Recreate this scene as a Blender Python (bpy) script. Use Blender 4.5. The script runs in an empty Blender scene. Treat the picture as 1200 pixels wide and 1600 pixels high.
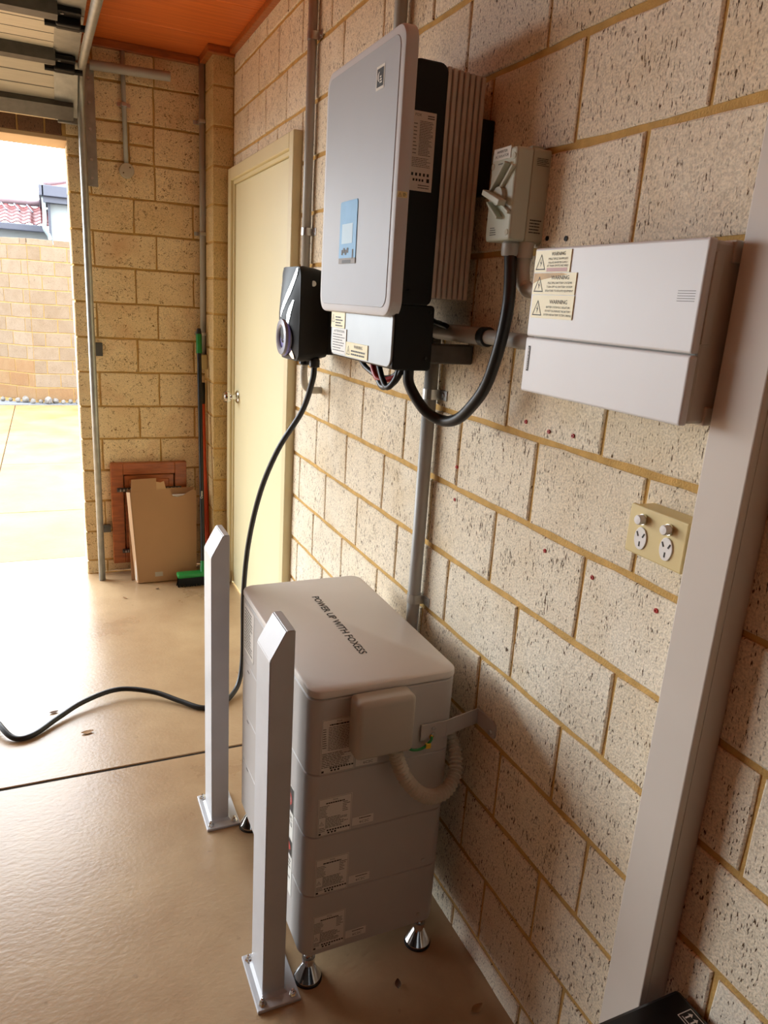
import bpy, bmesh, math, random
from mathutils import Vector, Matrix
random.seed(7)
scene = bpy.context.scene

# ------------------------------------------------------------------ camera
R = ((0.91240395, -0.05589126, 0.40545678),
     (-0.40446939, -0.27473393, 0.87231060),
     (0.06263820, -0.95989449, -0.27327462))       # world <- (right, down, forward)
cam_data = bpy.data.cameras.new('camera')
cam_data.sensor_fit = 'VERTICAL'
cam_data.sensor_height = 24.0
cam_data.lens = 1143.04 / 1600 * 24.0
cam_data.clip_start = 0.02
cam = bpy.data.objects.new('camera', cam_data)
scene.collection.objects.link(cam)
cam.matrix_world = Matrix(((R[0][0], -R[0][1], -R[0][2], -0.848),
                           (R[1][0], -R[1][1], -R[1][2], 0.0),
                           (R[2][0], -R[2][1], -R[2][2], 1.5),
                           (0, 0, 0, 1)))
scene.camera = cam

# ------------------------------------------------------------------ overcast sky
world = bpy.data.worlds.new('overcast_sky')
scene.world = world
world.use_nodes = True
wn = world.node_tree.nodes
bg = wn['Background']
bg.inputs['Color'].default_value = (0.88, 0.945, 1.0, 1)
bg.inputs['Strength'].default_value = 13.0
# sampling portal in the garage opening (gives no light of its own)
pl = bpy.data.lights.new('opening_portal', 'AREA')
pl.shape = 'RECTANGLE'; pl.size = 4.88; pl.size_y = 2.13
pl.cycles.is_portal = True
po = bpy.data.objects.new('opening_portal', pl)
scene.collection.objects.link(po)
po.location = (-3.16, 4.26, 1.065)
po.rotation_euler = (math.radians(-90), 0, 0)

vs = scene.view_settings
vs.view_transform = 'Standard'
vs.look = 'None'
vs.exposure = 0.0
vs.gamma = 1.0
vs.use_curve_mapping = False

# ------------------------------------------------------------------ helpers
COL = scene.collection
PI = math.pi


def lin(c):
    return tuple(((v / 255) / 12.92 if v / 255 <= 0.04045 else ((v / 255 + 0.055) / 1.055) ** 2.4) for v in c)


def mat(name, rgb, rough=0.5, metal=0.0, var=0.06, vscale=6.0, bump=0.0, bscale=200.0, coat=0.0, spec=0.5, stretch=(1, 1, 1),
        emit=None, trans=0.0):
    m = bpy.data.materials.new(name)
    m.use_nodes = True
    nt = m.node_tree
    b = nt.nodes['Principled BSDF']
    c = lin(rgb)
    b.inputs['Roughness'].default_value = rough
    b.inputs['Metallic'].default_value = metal
    b.inputs['Coat Weight'].default_value = coat
    b.inputs['Specular IOR Level'].default_value = spec
    b.inputs['Transmission Weight'].default_value = trans
    tc = nt.nodes.new('ShaderNodeTexCoord')
    mp = nt.nodes.new('ShaderNodeMapping')
    mp.inputs['Scale'].default_value = stretch
    nt.links.new(tc.outputs['Object'], mp.inputs['Vector'])
    n = nt.nodes.new('ShaderNodeTexNoise')
    n.inputs['Scale'].default_value = vscale
    n.inputs['Detail'].default_value = 4
    nt.links.new(mp.outputs[0], n.inputs['Vector'])
    r = nt.nodes.new('ShaderNodeValToRGB')
    r.color_ramp.elements[0].position = 0.3
    r.color_ramp.elements[1].position = 0.7
    r.color_ramp.elements[0].color = tuple(max(0, v * (1 - var)) for v in c) + (1,)
    r.color_ramp.elements[1].color = tuple(min(1, v * (1 + var)) for v in c) + (1,)
    nt.links.new(n.outputs['Fac'], r.inputs['Fac'])
    nt.links.new(r.outputs['Color'], b.inputs['Base Color'])
    if bump > 0:
        n2 = nt.nodes.new('ShaderNodeTexNoise')
        n2.inputs['Scale'].default_value = bscale
        n2.inputs['Detail'].default_value = 3
        nt.links.new(mp.outputs[0], n2.inputs['Vector'])
        bp = nt.nodes.new('ShaderNodeBump')
        bp.inputs['Strength'].default_value = bump
        bp.inputs['Distance'].default_value = 0.002
        nt.links.new(n2.outputs['Fac'], bp.inputs['Height'])
        nt.links.new(bp.outputs['Normal'], b.inputs['Normal'])
    if emit:
        b.inputs['Emission Color'].default_value = lin(emit[0]) + (1,)
        b.inputs['Emission Strength'].default_value = emit[1]
    return m


def brick_mat(name, c_lo, c_hi, c_pit, pit=0.5, rough=0.9, stain=None, swirl=False, pscale=1.0):
    m = bpy.data.materials.new(name)
    m.use_nodes = True
    nt = m.node_tree
    L = nt.links.new
    b = nt.nodes['Principled BSDF']
    b.inputs['Roughness'].default_value = rough
    b.inputs['Specular IOR Level'].default_value = 0.25
    tc = nt.nodes.new('ShaderNodeTexCoord')
    oi = nt.nodes.new('ShaderNodeObjectInfo')
    off = nt.nodes.new('ShaderNodeVectorMath'); off.operation = 'SCALE'
    off.inputs[0].default_value = (37.0, 11.0, 53.0)
    L(oi.outputs['Random'], off.inputs['Scale'])
    add = nt.nodes.new('ShaderNodeVectorMath'); add.operation = 'ADD'
    L(tc.outputs['Object'], add.inputs[0]); L(off.outputs[0], add.inputs[1])
    # overall tone: per brick + soft clouds
    n1 = nt.nodes.new('ShaderNodeTexNoise'); n1.inputs['Scale'].default_value = 9; n1.inputs['Detail'].default_value = 5
    L(add.outputs[0], n1.inputs['Vector'])
    mx = nt.nodes.new('ShaderNodeMath'); mx.operation = 'MULTIPLY_ADD'
    L(oi.outputs['Random'], mx.inputs[0]); mx.inputs[1].default_value = 0.5
    L(n1.outputs['Fac'], mx.inputs[2])
    mm = nt.nodes.new('ShaderNodeMapRange')
    mm.inputs['From Min'].default_value = 0.4; mm.inputs['From Max'].default_value = 1.1
    L(mx.outputs[0], mm.inputs['Value'])
    base = nt.nodes.new('ShaderNodeMix'); base.data_type = 'RGBA'
    base.inputs['A'].default_value = lin(c_lo) + (1,); base.inputs['B'].default_value = lin(c_hi) + (1,)
    L(mm.outputs[0], base.inputs['Factor'])
    # fine grain
    ng = nt.nodes.new('ShaderNodeTexNoise'); ng.inputs['Scale'].default_value = 260; ng.inputs['Detail'].default_value = 3
    L(add.outputs[0], ng.inputs['Vector'])
    grain = nt.nodes.new('ShaderNodeMapRange')
    grain.inputs['From Min'].default_value = 0.35; grain.inputs['From Max'].default_value = 0.62
    grain.inputs['To Min'].default_value = 0.78; grain.inputs['To Max'].default_value = 1.08
    L(ng.outputs['Fac'], grain.inputs['Value'])
    gm = nt.nodes.new('ShaderNodeVectorMath'); gm.operation = 'SCALE'
    L(base.outputs['Result'], gm.inputs[0]); L(grain.outputs[0], gm.inputs['Scale'])
    # vertical wire-cut flecks and pits
    mp = nt.nodes.new('ShaderNodeMapping')
    mp.inputs['Scale'].default_value = (1, 1, 1) if swirl else (320 * pscale, 100, 78 * pscale)
    L(add.outputs[0], mp.inputs['Vector'])
    n2 = nt.nodes.new('ShaderNodeTexNoise')
    n2.inputs['Detail'].default_value = 2.5
    n2.inputs['Roughness'].default_value = 0.6
    n2.inputs['Scale'].default_value = 95 if swirl else 1.0
    if swirl:
        n2.inputs['Distortion'].default_value = 1.4
    L(mp.outputs[0], n2.inputs['Vector'])
    # pits come in clusters
    n3 = nt.nodes.new('ShaderNodeTexNoise'); n3.inputs['Scale'].default_value = 22
    L(add.outputs[0], n3.inputs['Vector'])
    sm = nt.nodes.new('ShaderNodeMath'); sm.operation = 'MULTIPLY_ADD'
    L(n3.outputs['Fac'], sm.inputs[0]); sm.inputs[1].default_value = 0.22
    L(n2.outputs['Fac'], sm.inputs[2])
    pr = nt.nodes.new('ShaderNodeMapRange')
    lo = 0.738 - 0.05 * pit
    pr.inputs['From Min'].default_value = lo; pr.inputs['From Max'].default_value = lo + 0.07
    pr.clamp = True
    L(sm.outputs[0], pr.inputs['Value'])
    fin = nt.nodes.new('ShaderNodeMix'); fin.data_type = 'RGBA'
    L(pr.outputs[0], fin.inputs['Factor']); L(gm.outputs[0], fin.inputs['A'])
    fin.inputs['B'].default_value = lin(c_pit) + (1,)
    out = fin.outputs['Result']
    if stain:
        n4 = nt.nodes.new('ShaderNodeTexNoise'); n4.inputs['Scale'].default_value = 5; n4.inputs['Detail'].default_value = 3
        L(add.outputs[0], n4.inputs['Vector'])
        r4 = nt.nodes.new('ShaderNodeMapRange')
        r4.inputs['From Min'].default_value = 0.55; r4.inputs['From Max'].default_value = 0.78; r4.inputs['To Max'].default_value = stain[1]
        L(n4.outputs['Fac'], r4.inputs['Value'])
        st = nt.nodes.new('ShaderNodeMix'); st.data_type = 'RGBA'
        L(r4.outputs[0], st.inputs['Factor']); L(out, st.inputs['A']); st.inputs['B'].default_value = lin(stain[0]) + (1,)
        out = st.outputs['Result']
    L(out, b.inputs['Base Color'])
    # relief
    hm = nt.nodes.new('ShaderNodeMath'); hm.operation = 'SUBTRACT'
    L(ng.outputs['Fac'], hm.inputs[0]); L(pr.outputs[0], hm.inputs[1])
    bp = nt.nodes.new('ShaderNodeBump'); bp.inputs['Strength'].default_value = 0.6; bp.inputs['Distance'].default_value = 0.0022
    L(hm.outputs[0], bp.inputs['Height']); L(bp.outputs['Normal'], b.inputs['Normal'])
    return m


M = {}
M['brick'] = brick_mat('cream_wirecut_brick', (236, 221, 194), (247, 237, 216), (92, 70, 50), 0.46, stain=((205, 170, 100), 0.3))
M['dark_wall'] = mat('dark_low_bounce_wall', (40, 35, 31), 0.9, var=0.2, vscale=3)  # unseen walls, coloured near black to cut bounce light in the room
M['brick_far'] = brick_mat('tan_rockface_brick', (234, 208, 162), (248, 228, 188), (140, 108, 72), 0.55, swirl=True, stain=((212, 158, 112), 0.55))
M['brick_pier'] = brick_mat('yellow_pier_brick', (206, 176, 124), (224, 198, 146), (104, 76, 44), 0.35, stain=((196, 146, 58), 0.5))
M['brick_lintel'] = brick_mat('brown_lintel_brick', (120, 86, 66), (140, 108, 84), (60, 44, 36), 0.6)
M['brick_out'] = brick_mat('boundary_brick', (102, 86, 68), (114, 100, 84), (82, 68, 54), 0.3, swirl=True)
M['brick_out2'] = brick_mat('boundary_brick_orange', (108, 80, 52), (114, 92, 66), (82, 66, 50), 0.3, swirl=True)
M['mortar'] = mat('ochre_mortar', (204, 166, 102), 0.95, var=0.14, vscale=30, bump=0.9, bscale=260, spec=0.2)
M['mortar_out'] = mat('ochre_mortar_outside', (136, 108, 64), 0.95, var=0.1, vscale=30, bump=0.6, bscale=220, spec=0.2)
M['cream'] = mat('cream_door_paint', (232, 222, 180), 0.45, var=0.03, vscale=2)
M['frame'] = mat('cream_frame_paint', (222, 208, 164), 0.4, var=0.04, vscale=3)
M['inv_grey'] = mat('satin_light_grey', (180, 184, 191), 0.5, var=0.02, spec=0.35)
M['inv_rim'] = mat('satin_grey_rim', (216, 219, 224), 0.45, var=0.02, spec=0.35)
M['black'] = mat('black_powdercoat', (11, 10, 10), 0.5, var=0.1, vscale=30, spec=0.3)
M['black_gloss'] = mat('black_gloss_plastic', (8, 8, 9), 0.12, var=0.05, coat=0.6)
M['black_satin'] = mat('black_satin_front', (14, 12, 12), 0.45, var=0.05, spec=0.25)
M['rubber'] = mat('black_rubber', (18, 18, 19), 0.42, var=0.1)
M['alu'] = mat('aluminium_fins', (200, 192, 182), 0.45, metal=0.25, var=0.06, vscale=20)
M['plate_grey'] = mat('brushed_grey_plate', (150, 152, 152), 0.42, metal=0.35, var=0.05, vscale=10)
M['steel'] = mat('zinc_steel', (196, 196, 194), 0.32, metal=0.9, var=0.08, vscale=25)
M['chrome'] = mat('chrome', (222, 222, 222), 0.12, metal=1.0, var=0.03)
M['galv'] = mat('galvanised_steel', (168, 170, 166), 0.42, metal=0.7, var=0.12, vscale=30)
M['galv_dark'] = mat('dark_galvanised_rail', (84, 82, 78), 0.5, metal=0.3, var=0.2, vscale=30)
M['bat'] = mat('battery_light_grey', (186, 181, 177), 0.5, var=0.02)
M['bat_lid_lit'] = mat('battery_grey_lit', (212, 205, 198), 0.42, var=0.03)  # same paint as the modules, lightened for the light on top
M['bat_cover'] = mat('beige_cover_plastic', (176, 167, 154), 0.5, var=0.02)
M['post'] = mat('white_powdercoat_post', (190, 191, 194), 0.32, var=0.04, vscale=12)
M['white'] = mat('white_plastic', (236, 234, 230), 0.4, var=0.02)
M['board'] = mat('switchboard_white', (226, 226, 226), 0.4, var=0.02)
M['board_side'] = mat('switchboard_body_grey', (206, 200, 188), 0.5, var=0.02)
M['duct'] = mat('duct_white', (214, 204, 192), 0.5, var=0.04, vscale=4)
M['iso'] = mat('isolator_grey_beige', (186, 184, 162), 0.5, var=0.03)
M['iso_front'] = mat('isolator_front_grey', (196, 200, 184), 0.45, var=0.02)
M['gpo'] = mat('cream_bakelite', (222, 202, 142), 0.4, var=0.03)
M['conduit'] = mat('grey_pvc', (172, 171, 166), 0.4, var=0.05, vscale=9)
M['flex'] = mat('grey_flexible_hose', (190, 182, 166), 0.5, var=0.04)
M['yellow_sign'] = mat('pale_yellow_engraved_plate', (240, 226, 168), 0.4, var=0.03)
M['white_sign'] = mat('white_engraved_plate', (232, 230, 222), 0.4, var=0.02)
M['black_ink'] = mat('black_print', (34, 30, 26), 0.6, var=0.0)
M['grey_ink'] = mat('grey_print', (70, 64, 60), 0.6, var=0.0)
M['fine_ink'] = mat('fine_grey_print', (140, 132, 124), 0.6, var=0.0)
M['white_ink'] = mat('white_print', (225, 222, 216), 0.6, var=0.0)
M['label_white'] = mat('silver_label', (222, 216, 208), 0.5, var=0.02)
M['red'] = mat('red_plastic', (176, 34, 28), 0.4, var=0.05)
M['stain_tan'] = mat('tan_stain', (206, 164, 84), 0.5, var=0.15, vscale=40)
M['pink_ink'] = mat('pink_strip', (206, 160, 150), 0.5, var=0.06)
M['screen'] = mat('blue_screen_film', (112, 176, 226), 0.5, var=0.05, vscale=30, spec=0.3)
M['screen_reflection'] = mat('pale_screen_reflection', (190, 222, 242), 0.5, var=0.02, spec=0.3)
M['led'] = mat('led_ring_grey', (150, 150, 165), 0.25, var=0.02, coat=0.3)
M['led_glow'] = mat('violet_led_rim', (150, 150, 205), 0.4, emit=((110, 110, 255), 0.05))
M['timber'] = mat('varnished_jarrah', (168, 92, 40), 0.38, var=0.25, vscale=14, stretch=(1, 6, 6), coat=0.2)
M['card'] = mat('brown_cardboard', (176, 138, 102), 0.85, var=0.05, vscale=3, bump=0.15, bscale=400)
M['card_edge'] = mat('cardboard_light_edge', (198, 162, 124), 0.9, var=0.05)
M['green'] = mat('green_plastic', (22, 132, 58), 0.4, var=0.05)
M['orange'] = mat('orange_handle', (214, 78, 34), 0.4, var=0.05)
M['bristle'] = mat('black_bristles', (20, 20, 22), 0.8, var=0.2, vscale=200, bump=0.9, bscale=500)
M['door_panel'] = mat('beige_door_panel', (206, 198, 180), 0.5, var=0.06, vscale=8, stretch=(1, 8, 8))
M['door_edge_lit'] = mat('door_edge_painted_light', (226, 204, 170), 0.5, var=0.04)  # daylight on the panel edges, painted in as a paler peach tone
M['soffit'] = mat('painted_soffit', (204, 178, 142), 0.7, var=0.03)
M['carton_black'] = mat('black_glossy_carton', (16, 16, 18), 0.28, var=0.3, vscale=12, bump=0.25, bscale=30)
M['leaf'] = mat('dry_leaf', (150, 112, 70), 0.8, var=0.15, vscale=60)
M['dark'] = mat('dark_debris', (92, 66, 46), 0.9, var=0.2, vscale=60)
M['rock'] = mat('pale_rock', (92, 87, 82), 0.9, var=0.35, vscale=18, bump=0.6, bscale=40)
M['kerb'] = mat('grey_gravel_strip', (84, 86, 90), 0.95, var=0.3, vscale=60, bump=0.8, bscale=90)
M['joint'] = mat('dark_joint_filler', (40, 34, 28), 0.9, var=0.2, vscale=60)
M['house_white'] = mat('neighbour_render', (132, 136, 136), 0.85, var=0.02)
M['fascia'] = mat('slate_blue_fascia', (58, 60, 72), 0.5, var=0.06)
M['tile'] = mat('red_roof_tile', (84, 34, 34), 0.5, var=0.2, vscale=12)
M['ridge'] = mat('pale_ridge_cap', (110, 92, 96), 0.6, var=0.1)
M['pipe_white'] = mat('pale_downpipe', (120, 130, 130), 0.4, var=0.04)
M['brass'] = mat('brass_terminal', (190, 150, 60), 0.3, metal=0.9)
M['tag'] = mat('yellow_tag', (230, 190, 50), 0.5)


def concrete(name, c1, c2, rough_lo, rough_hi, bump):
    m = bpy.data.materials.new(name); m.use_nodes = True
    nt = m.node_tree; L = nt.links.new; b = nt.nodes['Principled BSDF']
    tc = nt.nodes.new('ShaderNodeTexCoord')
    n = nt.nodes.new('ShaderNodeTexNoise'); n.inputs['Scale'].default_value = 2.2; n.inputs['Detail'].default_value = 8
    n.inputs['Roughness'].default_value = 0.62
    L(tc.outputs['Object'], n.inputs['Vector'])
    r = nt.nodes.new('ShaderNodeValToRGB')
    r.color_ramp.elements[0].position = 0.32; r.color_ramp.elements[1].position = 0.68
    r.color_ramp.elements[0].color = lin(c1) + (1,); r.color_ramp.elements[1].color = lin(c2) + (1,)
    L(n.outputs['Fac'], r.inputs['Fac'])
    # dark speckles of dirt
    n2 = nt.nodes.new('ShaderNodeTexNoise'); n2.inputs['Scale'].default_value = 38; n2.inputs['Detail'].default_value = 2
    L(tc.outputs['Object'], n2.inputs['Vector'])
    sp = nt.nodes.new('ShaderNodeMapRange'); sp.inputs['From Min'].default_value = 0.70; sp.inputs['From Max'].default_value = 0.80
    sp.inputs['To Max'].default_value = 0.45
    L(n2.outputs['Fac'], sp.inputs['Value'])
    mx = nt.nodes.new('ShaderNodeMix'); mx.data_type = 'RGBA'
    L(sp.outputs[0], mx.inputs['Factor']); L(r.outputs['Color'], mx.inputs['A']); mx.inputs['B'].default_value = lin((110, 84, 58)) + (1,)
    L(mx.outputs['Result'], b.inputs['Base Color'])
    rr = nt.nodes.new('ShaderNodeMapRange'); rr.inputs['To Min'].default_value = rough_lo; rr.inputs['To Max'].default_value = rough_hi
    L(n.outputs['Fac'], rr.inputs['Value']); L(rr.outputs[0], b.inputs['Roughness'])
    # trowel marks: fine diagonal streaks plus grain
    mp = nt.nodes.new('ShaderNodeMapping'); mp.inputs['Rotation'].default_value = (0, 0, 0.7); mp.inputs['Scale'].default_value = (34, 80, 1)
    L(tc.outputs['Object'], mp.inputs['Vector'])
    n3 = nt.nodes.new('ShaderNodeTexNoise'); n3.inputs['Scale'].default_value = 1.0; n3.inputs['Detail'].default_value = 6
    L(mp.outputs[0], n3.inputs['Vector'])
    bp = nt.nodes.new('ShaderNodeBump'); bp.inputs['Strength'].default_value = bump; bp.inputs['Distance'].default_value = 0.006
    n5 = nt.nodes.new('ShaderNodeTexNoise'); n5.inputs['Scale'].default_value = 95; n5.inputs['Detail'].default_value = 3
    L(tc.outputs['Object'], n5.inputs['Vector'])
    ad = nt.nodes.new('ShaderNodeMath'); ad.operation = 'MULTIPLY_ADD'
    L(n5.outputs['Fac'], ad.inputs[0]); ad.inputs[1].default_value = 0.9; L(n3.outputs['Fac'], ad.inputs[2])
    L(ad.outputs[0], bp.inputs['Height']); L(bp.outputs['Normal'], b.inputs['Normal'])
    return m


M['floor'] = concrete('sealed_concrete', (156, 126, 94), (182, 155, 120), 0.24, 0.33, 0.09)
M['drive'] = concrete('wet_driveway', (118, 82, 48), (142, 110, 74), 0.5, 0.75, 0.3)
M['drive'].node_tree.nodes['Principled BSDF'].inputs['Specular IOR Level'].default_value = 0.25


def timber_ceiling():
    m = bpy.data.materials.new('oiled_timber_lining'); m.use_nodes = True
    nt = m.node_tree; L = nt.links.new; b = nt.nodes['Principled BSDF']
    b.inputs['Roughness'].default_value = 0.42
    tc = nt.nodes.new('ShaderNodeTexCoord')
    mp = nt.nodes.new('ShaderNodeMapping'); mp.inputs['Scale'].default_value = (0.8, 26, 1)
    L(tc.outputs['Object'], mp.inputs['Vector'])
    n = nt.nodes.new('ShaderNodeTexNoise'); n.inputs['Scale'].default_value = 3; n.inputs['Detail'].default_value = 7
    n.inputs['Distortion'].default_value = 0.6
    L(mp.outputs[0], n.inputs['Vector'])
    r = nt.nodes.new('ShaderNodeValToRGB')
    r.color_ramp.elements[0].position = 0.25; r.color_ramp.elements[1].position = 0.75
    r.color_ramp.elements[0].color = lin((196, 92, 36)) + (1,); r.color_ramp.elements[1].color = lin((232, 126, 56)) + (1,)
    L(n.outputs['Fac'], r.inputs['Fac']); L(r.outputs['Color'], b.inputs['Base Color'])
    return m


M['ceiling'] = timber_ceiling()


def setm(o, m):
    o.data.materials.clear()
    o.data.materials.append(M[m] if isinstance(m, str) else m)


def obj(name, bm, m, parent=None, smooth=False, kind=None, label=None):
    me = bpy.data.meshes.new(name)
    bm.normal_update()
    bm.to_mesh(me); bm.free()
    o = bpy.data.objects.new(name, me)
    COL.objects.link(o)
    setm(o, m)
    if parent is not None:
        o.parent = parent
        o.matrix_parent_inverse = parent.matrix_basis.inverted()
    if smooth:
        for p in me.polygons:
            p.use_smooth = True
    if kind:
        o['kind'] = kind
    if label:
        o['label'] = label
    return o


def tag(o, label=None, cat=None, group=None, kind=None):
    if label: o['label'] = label
    if cat: o['category'] = cat
    if group: o['group'] = group
    if kind: o['kind'] = kind
    return o


def thing(name, label, cat, loc, group=None):
    o = bpy.data.objects.new(name, None)
    o.empty_display_size = 0.05
    COL.objects.link(o)
    o.location = loc
    return tag(o, label, cat, group)


def struct(name, loc=(0, 0, 0)):
    o = bpy.data.objects.new(name, None); COL.objects.link(o); o.location = loc
    o['kind'] = 'structure'
    return o


def nb():
    return bmesh.new()


def box(bm, x0, x1, y0, y1, z0, z1, r=0.0, seg=2, rot=None, pivot=None):
    ret = bmesh.ops.create_cube(bm, size=1.0)
    vs_ = ret['verts']
    for v in vs_:
        v.co = Vector(((x0 + x1) / 2 + v.co.x * (x1 - x0), (y0 + y1) / 2 + v.co.y * (y1 - y0), (z0 + z1) / 2 + v.co.z * (z1 - z0)))
    if r > 0:
        es = list({e for v in vs_ for e in v.link_edges})
        ret = bmesh.ops.bevel(bm, geom=es, offset=r, segments=seg, affect='EDGES', profile=0.5)
        vs_ = list({v for f in ret['faces'] for v in f.verts})
    if rot is not None:
        bmesh.ops.rotate(bm, verts=vs_, cent=Vector(pivot), matrix=rot)
    return vs_


def rbox(x0, x1, y0, y1, z0, z1, r=0.003, seg=2):
    bm = nb(); box(bm, x0, x1, y0, y1, z0, z1, r, seg); return bm


def rounded_rect(a0, a1, b0, b1, r, n=6):
    pts = []
    for cx, cy, s in ((a1 - r, b1 - r, 0), (a0 + r, b1 - r, 1), (a0 + r, b0 + r, 2), (a1 - r, b0 + r, 3)):
        for i in range(n + 1):
            t = s * PI / 2 + i / n * PI / 2
            pts.append((cx + r * math.cos(t), cy + r * math.sin(t)))
    return pts


def loft(bm, rings, cap0=True, cap1=True):
    """rings: list of equal-length lists of 3D points"""
    vr = [[bm.verts.new(p) for p in ring] for ring in rings]
    n = len(vr[0])
    for a, b in zip(vr[:-1], vr[1:]):
        for i in range(n):
            j = (i + 1) % n
            bm.faces.new((a[i], a[j], b[j], b[i]))
    if cap0: bm.faces.new(list(reversed(vr[0])))
    if cap1: bm.faces.new(vr[-1])
    bmesh.ops.recalc_face_normals(bm, faces=bm.faces[:])
    return vr


def inset(pts, d):
    """shrink a convex-ish polygon toward its centre by about d"""
    cx = sum(p[0] for p in pts) / len(pts); cy = sum(p[1] for p in pts) / len(pts)
    w = max(abs(p[0] - cx) for p in pts); h = max(abs(p[1] - cy) for p in pts)
    return [(cx + (p[0] - cx) * (w - d) / w, cy + (p[1] - cy) * (h - d) / h) for p in pts]


def slab_x(bm, pts, x_front, x_back, ch=0.004):
    """prism facing -x; pts are (y,z)"""
    rings = [[(x_back, y, z) for y, z in pts],
             [(x_front + ch, y, z) for y, z in pts],
             [(x_front + ch * 0.3, y, z) for y, z in inset(pts, ch * 0.35)],
             [(x_front, y, z) for y, z in inset(pts, ch)]]
    loft(bm, rings)


def slab_y(bm, pts, y_front, y_back, ch=0.004):
    """prism facing -y; pts are (x,z)"""
    rings = [[(x, y_back, z) for x, z in pts],
             [(x, y_front + ch, z) for x, z in pts],
             [(x, y_front + ch * 0.3, z) for x, z in inset(pts, ch * 0.35)],
             [(x, y_front, z) for x, z in inset(pts, ch)]]
    loft(bm, rings)


def frames(path):
    out = []
    up = Vector((0.13, 0.21, 0.97)).normalized()
    prev = None
    for i, p in enumerate(path):
        a = path[max(0, i - 1)]; b = path[min(len(path) - 1, i + 1)]
        t = (Vector(b) - Vector(a)).normalized()
        if prev is None:
            u = t.cross(up)
            if u.length < 1e-4: u = t.cross(Vector((1, 0, 0)))
            u.normalize()
        else:
            u = (prev - t * prev.dot(t)).normalized()
        prev = u
        out.append((Vector(p), u, t.cross(u).normalized()))
    return out


def tube(bm, path, r, n=12, caps=True):
    rr = r if isinstance(r, (list, tuple)) else [r] * len(path)
    rings = []
    for (p, u, v), q in zip(frames(path), rr):
        rings.append([tuple(p + (u * math.cos(2 * PI * i / n) + v * math.sin(2 * PI * i / n)) * q) for i in range(n)])
    loft(bm, rings, caps, caps)


def spline(pts, per=8):
    P = [Vector(p) for p in pts]
    P = [P[0] * 2 - P[1]] + P + [P[-1] * 2 - P[-2]]
    out = []
    for i in range(1, len(P) - 2):
        for k in range(per):
            t = k / per
            a, b, c, d = P[i - 1], P[i], P[i + 1], P[i + 2]
            out.append(0.5 * ((2 * b) + (-a + c) * t + (2 * a - 5 * b + 4 * c - d) * t * t + (-a + 3 * b - 3 * c + d) * t ** 3))
    out.append(P[-2])
    return out


def cyl(bm, p0, p1, r0, r1=None, n=20):
    r1 = r0 if r1 is None else r1
    tube(bm, [p0, p1], [r0, r1], n)


def lathe(bm, c, prof, axis='z', n=24):
    """prof: list of (radius, offset along axis)"""
    rings = []
    for r, h in prof:
        ring = []
        for i in range(n):
            a = 2 * PI * i / n
            if axis == 'z': ring.append((c[0] + r * math.cos(a), c[1] + r * math.sin(a), c[2] + h))
            elif axis == 'x': ring.append((c[0] + h, c[1] + r * math.cos(a), c[2] + r * math.sin(a)))
            else: ring.append((c[0] + r * math.cos(a), c[1] + h, c[2] + r * math.sin(a)))
        rings.append(ring)
    loft(bm, rings)


_font_cache = {}


def text(s, parent, origin, right, up, size, m, align='LEFT', name='lettering', width=None, bold=0.0):
    """flat lettering: origin is the baseline start / middle, size = cap height"""
    cu = bpy.data.curves.new(name, 'FONT')
    cu.body = s
    cu.size = size / 0.72
    cu.align_x = align
    cu.resolution_u = 2
    cu.offset = bold
    tmp = bpy.data.objects.new('tmp_text', cu)
    COL.objects.link(tmp)
    dg = bpy.context.evaluated_depsgraph_get()
    me = bpy.data.meshes.new_from_object(tmp.evaluated_get(dg))
    COL.objects.unlink(tmp)
    bpy.data.objects.remove(tmp); bpy.data.curves.remove(cu)
    right = Vector(right).normalized(); up = Vector(up).normalized()
    xs = [v.co.x for v in me.vertices] or [0]
    w = max(xs) - min(xs)
    k = 1.0 if not width or w == 0 else width / w
    for v in me.vertices:
        v.co = Vector(origin) + right * (v.co.x * k) + up * v.co.y
    me.name = name
    o = bpy.data.objects.new(name, me)
    COL.objects.link(o)
    setm(o, m)
    if parent is not None:
        o.parent = parent
        anc = parent.matrix_basis if parent.parent is None else parent.parent.matrix_basis
        o.matrix_parent_inverse = anc.inverted()
    return o


def quad(bm, o, right, up, u0, u1, v0, v1):
    o = Vector(o); right = Vector(right); up = Vector(up)
    f = bm.faces.new([bm.verts.new(o + right * u + up * v) for u, v in ((u0, v0), (u1, v0), (u1, v1), (u0, v1))])
    return f


def child_of(o, parent):
    """parent o (built in world coordinates) under parent, a thing or a part of a thing"""
    o.parent = parent
    anc = parent
    mtx = Matrix.Identity(4)
    chain = []
    while anc is not None:
        chain.append(anc); anc = anc.parent
    for a in reversed(chain):
        mtx = mtx @ a.matrix_parent_inverse @ a.matrix_basis if a.parent else mtx @ a.matrix_basis
    o.matrix_parent_inverse = mtx.inverted()
    return o


def part(name, bm, m, parent, smooth=False, kind=None, label=None):
    o = obj(name, bm, m, None, smooth, kind, label)
    return child_of(o, parent)


def smooth_by_angle(o, ang=35):
    for p in o.data.polygons: p.use_smooth = True
    bm = bmesh.new(); bm.from_mesh(o.data)
    for e in bm.edges:
        e.smooth = not (len(e.link_faces) == 2 and e.calc_face_angle(0) > math.radians(ang))
    bm.to_mesh(o.data); bm.free()
    return o


# ------------------------------------------------------------------ bricks
_bm_cache = {}


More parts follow.
